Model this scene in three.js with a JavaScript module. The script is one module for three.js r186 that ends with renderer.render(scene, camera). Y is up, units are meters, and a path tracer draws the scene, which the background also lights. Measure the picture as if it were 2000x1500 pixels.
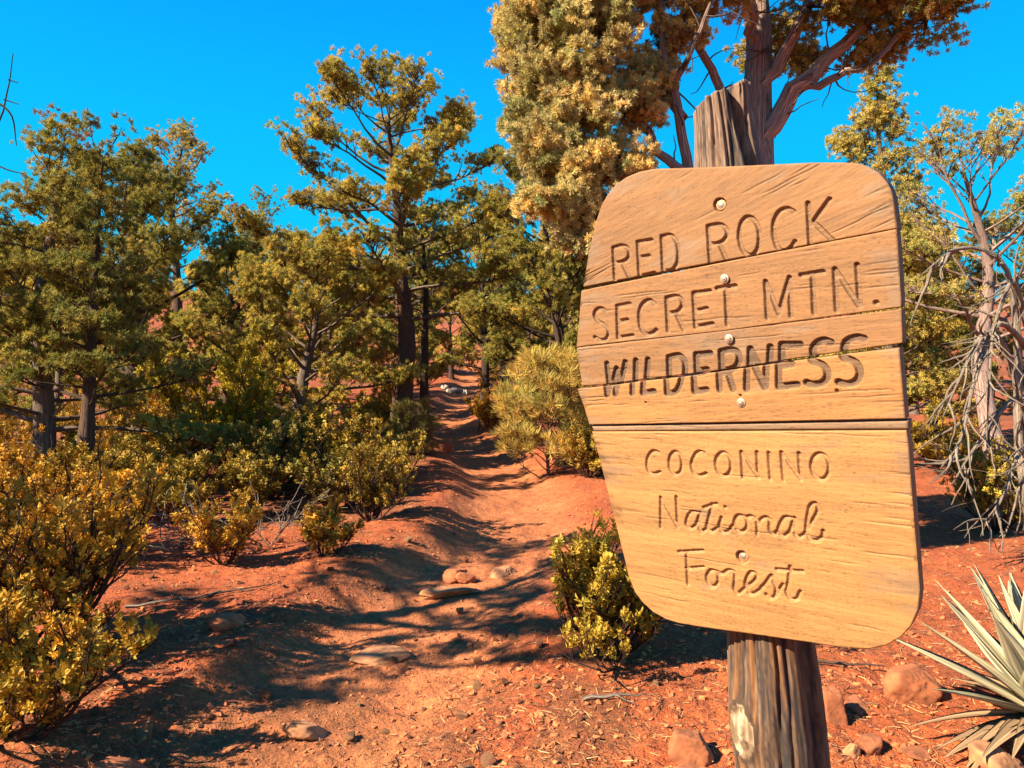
import * as THREE from 'three';
import { ConvexGeometry } from 'three/addons/geometries/ConvexGeometry.js';
import { mergeGeometries, mergeVertices } from 'three/addons/utils/BufferGeometryUtils.js';

// ---------------------------------------------------------------- camera, sky, sun, exposure
const scene = new THREE.Scene();
const camera = new THREE.PerspectiveCamera(54.99, 4 / 3, 0.05, 2000);
camera.position.set(0, 1.5, 0);
camera.rotation.set(Math.atan(110 / 1441), 0, 0);
const EXPOSURE = 3.25;
const SUN = new THREE.Vector3(-0.764, 0.616, 0.197).normalize();
{
  const W = 256, H = 128, data = new Float32Array(W * H * 4);
  // clear deep-blue sky: pale cyan-blue low down, darker towards the zenith
  const stops = [[0, .003, .215, .325], [12, .002, .205, .325], [22, .0015, .165, .322], [32, .001, .115, .31], [50, .001, .058, .20], [90, .001, .03, .125]];
  for (let j = 0; j < H; j++) {
    const el = Math.max(0, ((j + .5) / H - .5) * 180);
    let k = 0; while (k < stops.length - 2 && el > stops[k + 1][0]) k++;
    const a = stops[k], b = stops[k + 1], t = Math.min(1, (el - a[0]) / (b[0] - a[0]));
    for (let i = 0; i < W; i++) {
      const o = (j * W + i) * 4;
      for (let c = 0; c < 3; c++) data[o + c] = a[c + 1] + (b[c + 1] - a[c + 1]) * t;
      data[o + 3] = 1;
    }
  }
  const sky = new THREE.DataTexture(data, W, H, THREE.RGBAFormat, THREE.FloatType);
  sky.mapping = THREE.EquirectangularReflectionMapping; sky.magFilter = THREE.LinearFilter; sky.minFilter = THREE.LinearFilter; sky.needsUpdate = true;
  scene.background = sky; scene.environment = sky;
}
const sun = new THREE.DirectionalLight(new THREE.Color().setRGB(1, .85, .61), 5);
sun.name = 'sun';
sun.position.copy(SUN).multiplyScalar(60); sun.castShadow = true; sun.shadow.mapSize.set(4096, 4096); sun.shadow.radius = 1;
Object.assign(sun.shadow.camera, { left: -40, right: 40, top: 40, bottom: -40, near: 1, far: 160 });
scene.add(sun, sun.target);
sun.target.position.set(0, 1, -12);

// ---------------------------------------------------------------- helpers
function rng(seed) { let a = seed >>> 0; return () => { a = (a + 0x6D2B79F5) | 0; let t = Math.imul(a ^ (a >>> 15), 1 | a); t = (t + Math.imul(t ^ (t >>> 7), 61 | t)) ^ t; return ((t ^ (t >>> 14)) >>> 0) / 4294967296; }; }
const lerp = (a, b, t) => a + (b - a) * t, clamp = (x, a = 0, b = 1) => Math.min(b, Math.max(a, x));
const smooth = (a, b, x) => { const t = clamp((x - a) / (b - a)); return t * t * (3 - 2 * t); };
const hash = (x, y, z = 0) => { let h = Math.imul(x | 0, 374761393) + Math.imul(y | 0, 668265263) + Math.imul(z | 0, 1274126177); h = Math.imul(h ^ (h >>> 13), 1274126177); return ((h ^ (h >>> 16)) >>> 0) / 4294967296; };
function noise(x, y, s = 0) { const i = Math.floor(x), j = Math.floor(y), u = x - i, v = y - j, a = u * u * (3 - 2 * u), b = v * v * (3 - 2 * v); return lerp(lerp(hash(i, j, s), hash(i + 1, j, s), a), lerp(hash(i, j + 1, s), hash(i + 1, j + 1, s), a), b) * 2 - 1; }
function fbm(x, y, s = 0, n = 4) { let r = 0, a = .5, f = 1; for (let k = 0; k < n; k++) { r += a * noise(x * f, y * f, s + k * 17); a *= .5; f *= 2.03; } return r; }
const V = (x, y, z) => new THREE.Vector3(x, y, z);
const UP = V(0, 1, 0);
const taken = new Map();
function numbered(name) { const n = taken.get(name) ?? 0; taken.set(name, n + 1); return n ? `${name}_${String(n).padStart(3, '0')}` : name; }
function tag(o, label, category, group, kind) { if (label) o.userData.label = label; if (category) o.userData.category = category; if (group) o.userData.group = group; if (kind) o.userData.kind = kind; return o; }
function thing(name, x, y, z, label, category, group) { const g = new THREE.Group(); g.name = numbered(name); g.position.set(x, y, z); scene.add(g); return tag(g, label, category, group); }
function part(name, geo, mat, parent) { const m = new THREE.Mesh(geo, mat); m.name = parent === scene ? numbered(name) : name; m.castShadow = m.receiveShadow = true; parent.add(m); return m; }
function geometry(pos, idx, { uv, col, flat } = {}) {
  let g = new THREE.BufferGeometry();
  g.setAttribute('position', new THREE.Float32BufferAttribute(pos, 3));
  if (uv) g.setAttribute('uv', new THREE.Float32BufferAttribute(uv, 2));
  if (col) g.setAttribute('color', new THREE.Float32BufferAttribute(col, 3));
  if (idx) g.setIndex(idx);
  if (flat && idx) g = g.toNonIndexed();
  g.computeVertexNormals();
  return g;
}
function dataTex(w, h, fn, srgb = false) {
  const d = new Uint8Array(w * h * 4);
  for (let j = 0; j < h; j++) for (let i = 0; i < w; i++) { const c = fn(i, j), o = (j * w + i) * 4; for (let k = 0; k < 3; k++) d[o + k] = clamp(Array.isArray(c) ? c[k] : c) * 255; d[o + 3] = 255; }
  const t = new THREE.DataTexture(d, w, h); t.wrapS = t.wrapT = THREE.RepeatWrapping; t.magFilter = THREE.LinearFilter; t.minFilter = THREE.LinearMipmapLinearFilter; t.generateMipmaps = true; t.needsUpdate = true;
  if (srgb) t.colorSpace = THREE.SRGBColorSpace; return t;
}
const mat = (r, g, b, o = {}) => new THREE.MeshStandardMaterial({ color: new THREE.Color().setRGB(r, g, b), roughness: .95, ...o });
// tapered tubes collected into one geometry
class Wood {
  constructor() { this.p = []; this.uv = []; this.i = []; }
  tube(pts, rad, sides = 5, wob = 0, seed = 1) {
    const n = pts.length, base = this.p.length / 3, t = V(), a = V(), b = V(); let len = 0;
    let ref = Math.abs(V().subVectors(pts[1], pts[0]).normalize().y) > .9 ? V(1, 0, 0) : V(0, 1, 0);
    for (let k = 0; k < n; k++) {
      t.subVectors(pts[Math.min(n - 1, k + 1)], pts[Math.max(0, k - 1)]).normalize();
      a.crossVectors(t, ref).normalize(); b.crossVectors(a, t).normalize(); ref = b.clone();
      if (k) len += pts[k].distanceTo(pts[k - 1]);
      for (let s = 0; s <= sides; s++) {
        const th = s / sides * Math.PI * 2, q = s % sides;
        const r = rad[k] * (1 + (wob ? wob * (noise(q * 1.7 + seed, len * 5 + seed * 3.1, 5) + .6 * noise(q * 2.9, len * 1.4 + seed, 9)) : 0));
        const c = Math.cos(th) * r, d = Math.sin(th) * r;
        this.p.push(pts[k].x + a.x * c + b.x * d, pts[k].y + a.y * c + b.y * d, pts[k].z + a.z * c + b.z * d);
        this.uv.push(s / sides * Math.max(1, Math.round(rad[0] * 12)), len * 1.6);
      }
    }
    const w = sides + 1;
    for (let k = 0; k < n - 1; k++) for (let s = 0; s < sides; s++) { const o = base + k * w + s; this.i.push(o, o + 1, o + w, o + 1, o + w + 1, o + w); }
    const tip = this.p.length / 3, e = pts[n - 1]; this.p.push(e.x, e.y, e.z); this.uv.push(.5, len * 1.6);
    for (let s = 0; s < sides; s++) this.i.push(base + (n - 1) * w + s, base + (n - 1) * w + s + 1, tip);
    return this;
  }
  get empty() { return !this.i.length; }
  build() { return geometry(this.p, this.i, { uv: this.uv }); }
}
const along = (pts, t) => { const f = clamp(t) * (pts.length - 1), k = Math.min(pts.length - 2, Math.floor(f)); return V().lerpVectors(pts[k], pts[k + 1], f - k); };
const taper = (n, a, b, e = 1) => Array.from({ length: n }, (_, k) => lerp(a, b, Math.pow(k / (n - 1), e)));
// a crooked path that leaves p in direction d and bends towards `bend`
function crooked(p, d, len, n, R, wob = .25, bend = null, bendBy = .15) {
  const pts = [p.clone()], dir = d.clone().normalize(), q = p.clone();
  for (let k = 1; k < n; k++) { dir.x += (R() - .5) * wob; dir.y += (R() - .5) * wob; dir.z += (R() - .5) * wob; if (bend) dir.addScaledVector(bend, bendBy); dir.normalize(); q.addScaledVector(dir, len / (n - 1)); pts.push(q.clone()); }
  return pts;
}

// ---------------------------------------------------------------- terrain height
const sp = (x, k) => { const a = x * k; return a > 40 ? x : a < -40 ? 0 : Math.log1p(Math.exp(a)) / k; };
const TRAIL = [[-1.45, 1], [-1.35, -1.5], [-1.22, -3.16], [-1.12, -3.79], [-.92, -4.55], [-.7, -5.68], [-.34, -7.01], [.06, -8.89], [0, -11.6], [-.51, -14.8], [-1.34, -17.6], [-1.74, -20.9], [-1.95, -26], [-1.7, -33], [-2.4, -40], [-4, -50]];
function trailAt(x, z) { // distance from the trail's middle (negative on its left), and its half width
  let best = 1e9, side = 1;
  for (let k = 0; k < TRAIL.length - 1; k++) {
    const [ax, az] = TRAIL[k], [bx, bz] = TRAIL[k + 1], dx = bx - ax, dz = bz - az, t = clamp(((x - ax) * dx + (z - az) * dz) / (dx * dx + dz * dz));
    const ex = x - ax - dx * t, ez = z - az - dz * t, d = ex * ex + ez * ez;
    if (d < best) { best = d; side = ex * -dz + ez * dx > 0 ? 1 : -1; }
  }
  return side * Math.sqrt(best);
}
function groundY(x, z) {
  const d = -z;
  let h = .1 * sp(d - 3, 3) + .06 * sp(d - 16, 1) + .14 * sp(d - 36, .5) - .34 * sp(d - 85, .2) + .02 * sp(-d - 2, 2);
  const t = trailAt(x, z), w = .74 + .12 * noise(z * .5, 3), far = smooth(45, 30, d);
  h -= far * .17 * Math.exp(-Math.pow(Math.abs(t) / w, t < 0 ? 5 : 3));            // worn hollow of the trail, steeper on its left bank
  h += far * .10 * Math.exp(-Math.pow((t + 1.15) / .5, 2)) * smooth(5.2, 7, d) + .12 * Math.exp(-Math.pow((t - 1.9) / .9, 2)) * smooth(6, 9, d) * far;
  h += .10 * fbm(x * .35, z * .35, 11, 3) * smooth(1, 9, Math.hypot(x, z));
  if (d < 60) h += .034 * fbm(x * 1.7, z * 1.7, 23, 3) + .022 * fbm(x * 6, z * 6, 31, 3) + .016 * Math.abs(noise(x * 12, z * 12, 37)) * (.4 + .6 * smooth(-.2, .3, noise(x * 1.3, z * 1.3, 39))) + .006 * noise(x * 30, z * 30, 41);
  else h += 1.2 * fbm(x * .05, z * .05, 7, 3);
  return h;
}

// ---------------------------------------------------------------- textures and materials
const rt = rng(5);
const T = 512;
const barkH = dataTex(T, T, (i, j) => { // long fibrous strips that break and shift along the stem; tiles in both directions
  const u = i / T * 6.28318, v = j / T * 6.28318, x = Math.cos(u) * 9, y = Math.sin(u) * 9, a = Math.cos(v) * .9, b = Math.sin(v) * .9;
  const w = fbm(x + a * 1.2, y + b * 1.2, 40, 4) + .5 * fbm(x * 3 + a, y * 3 + b * 1.5, 44, 3);
  return .5 + .55 * w;
});
const barkC = dataTex(T, T, (i, j) => { const u = i / T * 6.28318, v = j / T * 6.28318, x = Math.cos(u) * 9, y = Math.sin(u) * 9, a = Math.cos(v) * .9, b = Math.sin(v) * .9; const w = .72 + .42 * fbm(x + a * 1.2, y + b * 1.2, 40, 4) + .3 * fbm(x * 3 + a * 2, y * 3 + b * 2, 47, 3); return [w, w * (.98 + .05 * noise(x, y + b, 3)), w * .97]; }, true);
const bark = (r, g, b, o = {}) => mat(r, g, b, { map: barkC, bumpMap: barkH, bumpScale: .012, roughness: .95, ...o });
const BARK = { brown: bark(.17, .09, .055), dark: bark(.10, .055, .034), grey: bark(.27, .19, .145), pink: bark(.60, .41, .35), pale: bark(.62, .50, .40), red: bark(.15, .058, .034) };
// leaves let some light through
const leafMat = (r, g, b, through = .28, rough = .8) => new THREE.MeshPhysicalMaterial({ color: new THREE.Color().setRGB(r, g, b), roughness: rough, transmission: through, thickness: 0, side: THREE.DoubleSide, specularIntensity: .35 });
const FOL = { juniper: leafMat(1, 1, 1, .33, .9), broad: leafMat(1, 1, 1, .35, .55) };

// dirt: grains, small chips and fallen needles
const D = 1024;
const dirt = new Float32Array(D * D), dirtH = new Float32Array(D * D);
for (let j = 0; j < D; j++) for (let i = 0; i < D; i++) {
  const wrap = (f, s) => { const x = i / D * f, y = j / D * f, a = i / D, b = j / D; const n = (p, q) => noise(p, q, s); return lerp(lerp(n(x, y), n(x - f, y), a), lerp(n(x, y - f), n(x - f, y - f), a), b); };
  const c = .45 * wrap(6, 1) + .4 * wrap(23, 2) + .4 * wrap(70, 3) + .45 * wrap(190, 4);
  dirt[j * D + i] = c; dirtH[j * D + i] = .5 + .22 * wrap(23, 2) + .2 * wrap(70, 3) + .16 * wrap(190, 4);
}
function stamp(n, f) { for (let k = 0; k < n; k++) f(); }
stamp(5200, () => { const cx = rt() * D, cy = rt() * D, r = 1.2 + rt() * rt() * 5, sh = rt() < .55 ? .5 + rt() * .5 : -.6 * rt(), e = .5 + rt() * .5, th = rt() * 3.14, c = Math.cos(th), s = Math.sin(th); for (let y = -8; y <= 8; y++) for (let x = -8; x <= 8; x++) { const u = x * c + y * s, v = (y * c - x * s) / e, q = Math.hypot(u, v) / r; if (q < 1) { const o = ((cy + y + D) % D | 0) * D + ((cx + x + D) % D | 0); dirt[o] = lerp(dirt[o], sh, .6); dirtH[o] = Math.max(dirtH[o], .55 + .4 * (1 - q * q)); } } });
stamp(2600, () => { let x = rt() * D, y = rt() * D; const th = rt() * 6.28, L = 6 + rt() * 22, sh = rt() < .6 ? .7 : -.7, bend = (rt() - .5) * .08; for (let k = 0; k < L; k++) { const a = th + bend * k; x += Math.cos(a); y += Math.sin(a); const o = ((y + D * 4) % D | 0) * D + ((x + D * 4) % D | 0); dirt[o] = lerp(dirt[o], sh, .7); dirtH[o] = Math.max(dirtH[o], .8); } });
const dirtC = dataTex(D, D, (i, j) => { const v = dirt[j * D + i], w = .80 + .20 * v; return [w, w * (.96 + .06 * v), w * (.93 + .11 * v)]; }, true);
const dirtB = dataTex(D, D, (i, j) => dirtH[j * D + i]);
const groundMat = new THREE.MeshStandardMaterial({ color: 0xffffff, vertexColors: true, map: dirtC, bumpMap: dirtB, bumpScale: .02, roughness: 1 });
const rockTex = dataTex(256, 256, (i, j) => { const n = fbm(i * .03, j * .03, 60, 4), m = fbm(i * .2, j * .2, 66, 3); const w = .8 + .25 * n + .14 * m; return [w, w, w * (1 + .04 * m)]; }, true);
const rockB = dataTex(256, 256, (i, j) => .5 + .4 * fbm(i * .06, j * .06, 71, 5));
const rockMat = (r, g, b) => mat(r, g, b, { map: rockTex, bumpMap: rockB, bumpScale: .01, roughness: .95 });
const ROCK = { red: rockMat(.38, .12, .045), tan: rockMat(.46, .20, .085), pale: rockMat(.55, .45, .36) };

// ---------------------------------------------------------------- ground: one sheet from underfoot to the hill behind the trees
{
  const ang = [], rad = [];
  for (let k = 0; k <= 420; k++) ang.push(-48 + 96 * k / 420);
  for (let k = 1; k < 44; k++) ang.push(48 + 264 * k / 44);
  for (let k = 0; k <= 680; k++) rad.push(.5 * Math.pow(130, k / 680));
  for (let k = 1; k <= 26; k++) rad.push(65 * Math.pow(8, k / 26));
  const pos = [0, groundY(0, 0), 0], uv = [0, 0], col = [.37, .09, .03], idx = [], A = ang.length;
  for (const r of rad) for (const a of ang) {
    const x = Math.sin(a * Math.PI / 180) * r, z = -Math.cos(a * Math.PI / 180) * r, y = groundY(x, z);
    pos.push(x, y, z); uv.push(x / 1.7 + .13 * noise(z * .6, 4), z / 1.7 + .13 * noise(x * .6, 8));
    const t = Math.abs(trailAt(x, z)) + .12 * fbm(x * 2.2, z * 2.2, 52, 3);
    const path = smooth(1.1, .4, t) * smooth(60, 40, -z), n = fbm(x * .9, z * .9, 77, 4), m = fbm(x * 4.5, z * 4.5, 83, 3);
    const litter = smooth(.0, .35, fbm(x * .5, z * .5, 91, 4) + (Math.abs(trailAt(x, z)) > 1.2 ? .06 : -.3) + .25 * m) * (x > .6 && z > -12 ? .35 : 1);
    let c = [.44 + .07 * n, .098 + .026 * n + .013 * m, .022 + .008 * n + .004 * m];
    const p = [.60, .212, .076]; for (let k = 0; k < 3; k++) c[k] = lerp(c[k], p[k] * (1 + .12 * m), path * .8);
    const l = [.21, .078, .024]; for (let k = 0; k < 3; k++) c[k] = lerp(c[k], l[k] * (1 + .3 * m), litter * .6);
    col.push(...c);
  }
  for (let k = 0; k < A; k++) idx.push(0, 1 + (k + 1) % A, 1 + k);
  for (let j = 0; j < rad.length - 1; j++) for (let k = 0; k < A; k++) { const a = 1 + j * A + k, b = 1 + j * A + (k + 1) % A; idx.push(a, b, a + A, b, b + A, a + A); }
  const g = part('ground', geometry(pos, idx, { uv, col }), groundMat, scene);
  g.userData.kind = 'structure';
}

// ---------------------------------------------------------------- the carved wooden sign on its log post
// outlines and routed strokes in millimetres on the face of the sign, x to the right, y up
const OUTLINE = {
  P1: [-155,513,-61,493,41,472,177,445,226,433,250,426,267,416,284,401,296,381,303,361,305,327,305,299,24,295,-367,289,-342,362,-317,424,-294,464,-275,484,-252,501,-222,511,-190,515],
  P2: [-374,281,-342,283,23,293,304,299,304,243,302,162,-29,153,-405,151,-389,213,-377,267],
  P3: [-405,149,-29,154,301,159,299,99,111,86,2,76,-118,69,-243,63,-320,58,-400,57,-404,101],
  P4: [-413,51,-311,55,-239,60,-119,65,2,74,111,82,210,88,293,92,293,4,293,-35,-9,-36,-389,-36,-398,5],
  PM: [-388,-39,-9,-39,297,-38,296,-55,-11,-54,-382,-53],
  P5: [-385,-53,-11,-55,294,-56,295,-85,294,-166,294,-247,294,-313,294,-346,288,-383,274,-415,255,-440,229,-460,197,-473,157,-479,75,-481,-36,-485,-138,-489,-204,-490,-235,-486,-266,-475,-293,-455,-310,-434,-323,-399,-331,-349,-350,-239,-371,-119],
};
const ROUTED = {
  T1: [[-274,365,-278,295],[-274,365,-249,365,-236,357,-234,344,-241,334,-258,330,-275,331],[-256,330,-239,289],[-210,366,-214,290],[-210,366,-175,365],[-211,332,-185,332],[-214,291,-176,293],[-150,368,-155,293],[-150,368,-128,366,-117,351,-115,328,-120,306,-132,294,-155,293],[-43,369,-46,294],[-43,369,-18,368,-6,359,-3,346,-12,335,-24,331,-44,333],[-23,331,-9,291],[62,330,59,314,53,302,44,296,35,298,27,306,22,320,21,337,24,353,30,365,39,371,48,369,56,360,61,346,62,330],[131,364,120,372,106,370,94,355,90,336,91,315,98,298,109,293,122,299,129,308],[159,374,156,297],[198,373,159,331],[167,336,198,296]],
  T2: [[-312,226,-322,233,-336,232,-344,221,-339,208,-323,197,-312,185,-311,172,-320,162,-335,161,-349,169],[-280,234,-286,162],[-280,234,-246,235],[-283,198,-257,200],[-286,162,-247,164],[-183,227,-195,236,-212,232,-223,216,-226,196,-223,174,-211,163,-195,165,-186,170],[-154,236,-158,165],[-154,236,-132,237,-120,230,-118,217,-127,206,-138,203,-156,203],[-136,202,-121,164],[-90,238,-93,167],[-90,238,-53,238],[-92,200,-63,203],[-93,167,-54,170],[-37,241,3,241],[-18,240,-22,165],[62,169,65,241],[65,241,85,175],[85,175,112,242],[112,242,108,168],[134,243,175,243],[155,242,152,169],[193,169,196,245],[196,245,232,173],[234,173,235,247],[261,175,262,175]],
  T3: [[-324,105,-324,37],[-324,37,-299,92],[-299,92,-300,37],[-300,37,-274,105],[-246,107,-256,38],[-215,107,-229,38],[-229,38,-200,40],[-163,108,-169,34],[-163,108,-139,110,-127,99,-127,75,-136,50,-148,36,-169,35],[-98,108,-103,36],[-98,109,-66,109],[-100,74,-77,76],[-103,36,-74,38],[-42,110,-46,36],[-42,111,-21,113,-7,107,-4,94,-11,79,-25,73,-43,72],[-25,73,-16,37],[21,111,12,35],[21,111,50,37],[62,112,51,37],[85,114,78,37],[85,115,120,112],[81,77,107,79],[78,38,114,38],[177,111,164,116,149,110,143,96,147,83,161,76,170,65,170,50,160,39,144,38,133,42],[235,113,222,116,206,111,200,98,203,85,218,77,227,67,227,48,217,38,202,36,190,40]],
  T4: [[-331,100,-330,32],[-330,32,-305,87],[-305,87,-307,33],[-307,33,-281,101],[-252,103,-262,33],[-221,103,-235,33],[-235,33,-206,36],[-169,103,-174,30],[-169,104,-145,106,-133,95,-133,71,-142,46,-154,32,-174,30],[-104,104,-108,31],[-104,105,-71,105],[-106,70,-83,71],[-108,31,-80,34],[-47,106,-51,32],[-47,106,-26,109,-12,103,-9,90,-16,75,-30,69,-48,67],[-30,69,-21,32],[16,107,7,31],[16,107,45,33],[57,108,46,33],[80,110,73,33],[80,111,115,109],[77,73,102,75],[73,33,109,35],[173,108,160,112,145,106,138,92,142,79,157,72,166,62,166,46,156,36,140,34,128,38],[231,109,218,112,202,107,196,94,199,81,214,74,223,63,223,44,213,34,198,32,186,36]],
  T5: [[-210,-101,-223,-98,-236,-109,-243,-127,-240,-146,-227,-150,-211,-145],[-155,-124,-157,-135,-162,-144,-169,-148,-176,-149,-182,-144,-186,-136,-186,-125,-184,-114,-179,-105,-172,-100,-165,-100,-159,-105,-156,-114,-155,-124],[-100,-101,-112,-98,-123,-107,-132,-125,-130,-144,-118,-151,-100,-145],[-42,-124,-44,-135,-49,-143,-57,-148,-64,-149,-71,-144,-75,-136,-76,-125,-74,-114,-68,-105,-61,-100,-54,-100,-47,-105,-43,-113,-42,-124],[-17,-98,-19,-151],[-17,-98,13,-150],[16,-98,14,-150],[40,-99,39,-152],[66,-98,65,-153],[66,-98,98,-150],[100,-99,99,-151],[155,-124,153,-135,148,-144,141,-149,134,-149,127,-144,123,-136,122,-125,124,-114,129,-105,136,-100,143,-100,150,-105,154,-113,155,-124],[-216,-203,-224,-272],[-216,-203,-182,-269],[-177,-200,-181,-268],[-132,-231,-145,-232,-156,-247,-159,-261,-151,-268,-138,-261,-129,-245,-124,-232,-130,-259,-126,-274,-113,-267],[-93,-211,-106,-247,-111,-263,-103,-272,-89,-264],[-114,-220,-83,-210],[-75,-239,-82,-259,-78,-269,-64,-268,-51,-254],[-64,-216,-64,-216],[-19,-248,-21,-256,-26,-262,-31,-266,-38,-267,-43,-264,-47,-258,-48,-250,-46,-243,-42,-236,-36,-232,-29,-232,-24,-235,-20,-241,-19,-248],[-22,-235,-10,-232,0,-238,2,-250,0,-269],[3,-250,12,-236,23,-232,29,-238,27,-258,34,-266,46,-255],[73,-229,61,-229,48,-247,45,-262,54,-268,67,-258,76,-237,80,-229,76,-255,82,-268,95,-261,115,-231,127,-209,123,-197,114,-201,106,-224,101,-253,106,-269,120,-270,131,-261,133,-251],[-184,-324,-125,-315],[-166,-324,-170,-397],[-170,-360,-128,-352],[-96,-373,-97,-381,-102,-388,-107,-392,-113,-393,-118,-390,-122,-384,-123,-376,-121,-368,-117,-362,-111,-357,-105,-357,-100,-360,-96,-365,-96,-373],[-100,-358,-86,-361,-71,-352,-58,-355,-59,-374,-62,-392,-56,-401,-43,-391,-30,-380,-13,-365,-10,-353,-21,-350,-32,-365,-36,-383,-28,-397,-12,-391,7,-371,23,-352,24,-364,29,-378,25,-395,16,-400,7,-394],[26,-395,44,-368],[62,-329,56,-360,50,-382,56,-396,69,-394,78,-378],[34,-338,87,-336]],
};
const BOLTS = [[-13, 407, 'sunk'], [-17, 258, 'washer'], [-20, 136, 'washer'], [-7, 4, 'washer'], [-37, -320, 'sunk']];
const NAIL_HOLES = [[182, 20, 3], [-229, 12, 1.8], [-7, 19, 2.4]];
const pairs = (a) => { const r = []; for (let k = 0; k < a.length; k += 2) r.push([a[k], a[k + 1]]); return r; };
function curve(flat) {
  const p = pairs(flat); if (p.length < 3) return p;
  const c = new THREE.CatmullRomCurve3(p.map(([x, y]) => V(x, y, 0)), false, 'centripetal');
  return c.getPoints(p.length * 4).map((q) => [q.x, q.y]);
}
const segDist = (x, y, a, b) => { const dx = b[0] - a[0], dy = b[1] - a[1], t = clamp(((x - a[0]) * dx + (y - a[1]) * dy) / (dx * dx + dy * dy + 1e-9)); return Math.hypot(x - a[0] - dx * t, y - a[1] - dy * t); };
const signMat = new THREE.MeshStandardMaterial({ color: 0xffffff, vertexColors: true, roughness: .72 });
// a board whose face is a fine relief: wood grain, rounded edges, routed letters with their own floor, bolt sinkings and nail holes
function board(parent, outline, strokes, o) {
  const poly = pairs(outline), xs = poly.map((p) => p[0]), x0 = Math.min(...xs), x1 = Math.max(...xs), step = 1.6;
  const lines = strokes.map((s) => curve(s)).map((l) => ({ l, hw: o.width, box: [Math.min(...l.map((p) => p[0])) - 9, Math.max(...l.map((p) => p[0])) + 9, Math.min(...l.map((p) => p[1])) - 9, Math.max(...l.map((p) => p[1])) + 9] }));
  const span = (x) => { let lo = 1e9, hi = -1e9; for (let k = 0; k < poly.length; k++) { const a = poly[k], b = poly[(k + 1) % poly.length]; if ((a[0] <= x) === (b[0] <= x) && Math.abs(a[0] - x) > 1e-6) continue; const t = Math.abs(b[0] - a[0]) < 1e-9 ? 0 : clamp((x - a[0]) / (b[0] - a[0])), y = lerp(a[1], b[1], t); lo = Math.min(lo, y); hi = Math.max(hi, y); } return [lo, hi]; };
  const nx = Math.round((x1 - x0) / step), hMax = Math.max(...Array.from({ length: 40 }, (_, k) => { const s = span(lerp(x0 + 1, x1 - 1, k / 39)); return s[1] - s[0]; })), ny = Math.max(6, Math.round(hMax / step));
  const pos = [], col = [], idx = [], s = o.seed;
  const Rc = rng(s * 7 + 1), checks = Array.from({ length: Math.round(hMax / 7) }, () => { const l = 30 + 200 * Rc() * Rc(), cx = Rc() < .45 ? (Rc() < .5 ? x0 - 20 + l * .4 : x1 + 20 - l * .4) : lerp(x0, x1, Rc()), q = span(clamp(cx, x0 + 1, x1 - 1)); return [cx - l / 2, cx + l / 2, lerp(q[0], q[1], Rc()), (Rc() - .5) * .03 - o.slope, .5 + .6 * Rc()]; });
  const tone = (x, y) => { // growth rings drawn out along the board, pores, paler and greyer weathered streaks
    const wave = y + 9 * noise(x * .004 + s, y * .012, s) + 3 * noise(x * .013, y * .05 + s, s + 3) + o.slope * x;
    const ring = .5 + .5 * Math.sin(wave * .42 + 2.4 * noise(x * .006, y * .06, s + 9));
    const fine = noise(x * .035, wave * .9, s + 1), pore = Math.max(0, noise(x * .09, wave * 1.7, s + 5) - .35), grey = smooth(.05, .5, fbm(x * .009, y * .035, s + 7, 4) + o.grey + .35 * smooth(70, 0, Math.min(x - x0, x1 - x)));
    const k = .80 + .22 * fbm(x * .004, y * .045, s + 61, 3) + .10 * ring + .13 * fine - .62 * pore + .10 * fbm(x * .02, y * .3, s + 2, 3);
    return o.color.map((c, q) => lerp(c, [.225, .14, .085][q], grey * .6) * k);
  };
  for (let i = 0; i <= nx; i++) {
    const x = clamp(x0 + (x1 - x0) * i / nx, x0 + .02, x1 - .02), [lo, hi] = span(x);
    for (let j = 0; j <= ny; j++) {
      const y = lerp(lo, hi, j / ny);
      let edge = 99; for (let k = 0; k < poly.length; k++) edge = Math.min(edge, segDist(x, y, poly[k], poly[(k + 1) % poly.length]));
      const wobble = .5 * noise(x * .08, y * .08, s + 21) + .4 * noise(x * .4, y * .4, s + 22);
      let cut = 0, floor = false;
      for (const l of lines) { if (x < l.box[0] || x > l.box[1] || y < l.box[2] || y > l.box[3]) continue; let d = 99; for (let k = 0; k < l.l.length - 1; k++) d = Math.min(d, segDist(x, y, l.l[k], l.l[k + 1])); const c = o.depth * smooth(l.hw + .9, l.hw - 1.3, d + wobble * .5); if (c > cut) cut = c; if (d < l.hw - .2) floor = true; }
      for (const [bx, by, kind] of BOLTS) if (kind === 'sunk') { const d = Math.hypot(x - bx, y - by); if (d < 16) { const c = 8 * smooth(14, 12.4, d + wobble); if (c > cut) cut = c; } }
      for (const [hx, hy, r] of NAIL_HOLES) { const d = Math.hypot(x - hx, y - hy); if (d < r + 1.2) cut = Math.max(cut, 6 * smooth(r + 1, r - .6, d)); }
      let split = 0; for (const [a, b, cy, sl, w] of checks) if (x > a && x < b) { const f = Math.min(1, Math.min(x - a, b - x) / 25), d = Math.abs(y - cy - sl * (x - a) - 1.6 * noise(x * .03, cy, s)); split = Math.max(split, f * smooth(w + .9, w * .3, d)); }
      const c = tone(x, y), grain = c[0] / o.color[0] - .9;
      let z = -cut + .9 * grain + .5 * wobble * (floor ? 1.2 : .3) - o.round * (1 - Math.sqrt(1 - Math.pow(1 - clamp(edge / o.round), 2)));
      if (floor && o.floor) { const f = .85 + .35 * noise(x * .03, y * .55, s + 31) + .25 * noise(x * .2, y * 1.1, s + 33); for (let q = 0; q < 3; q++) c[q] = lerp(c[q], o.floor[q] * f, .8); }
      if (split > 0) { z -= 1.6 * split; for (let q = 0; q < 3; q++) c[q] *= 1 - .45 * split; }
      pos.push(x / 1000, y / 1000, (z + o.z) / 1000); col.push(...c);
    }
  }
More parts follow.
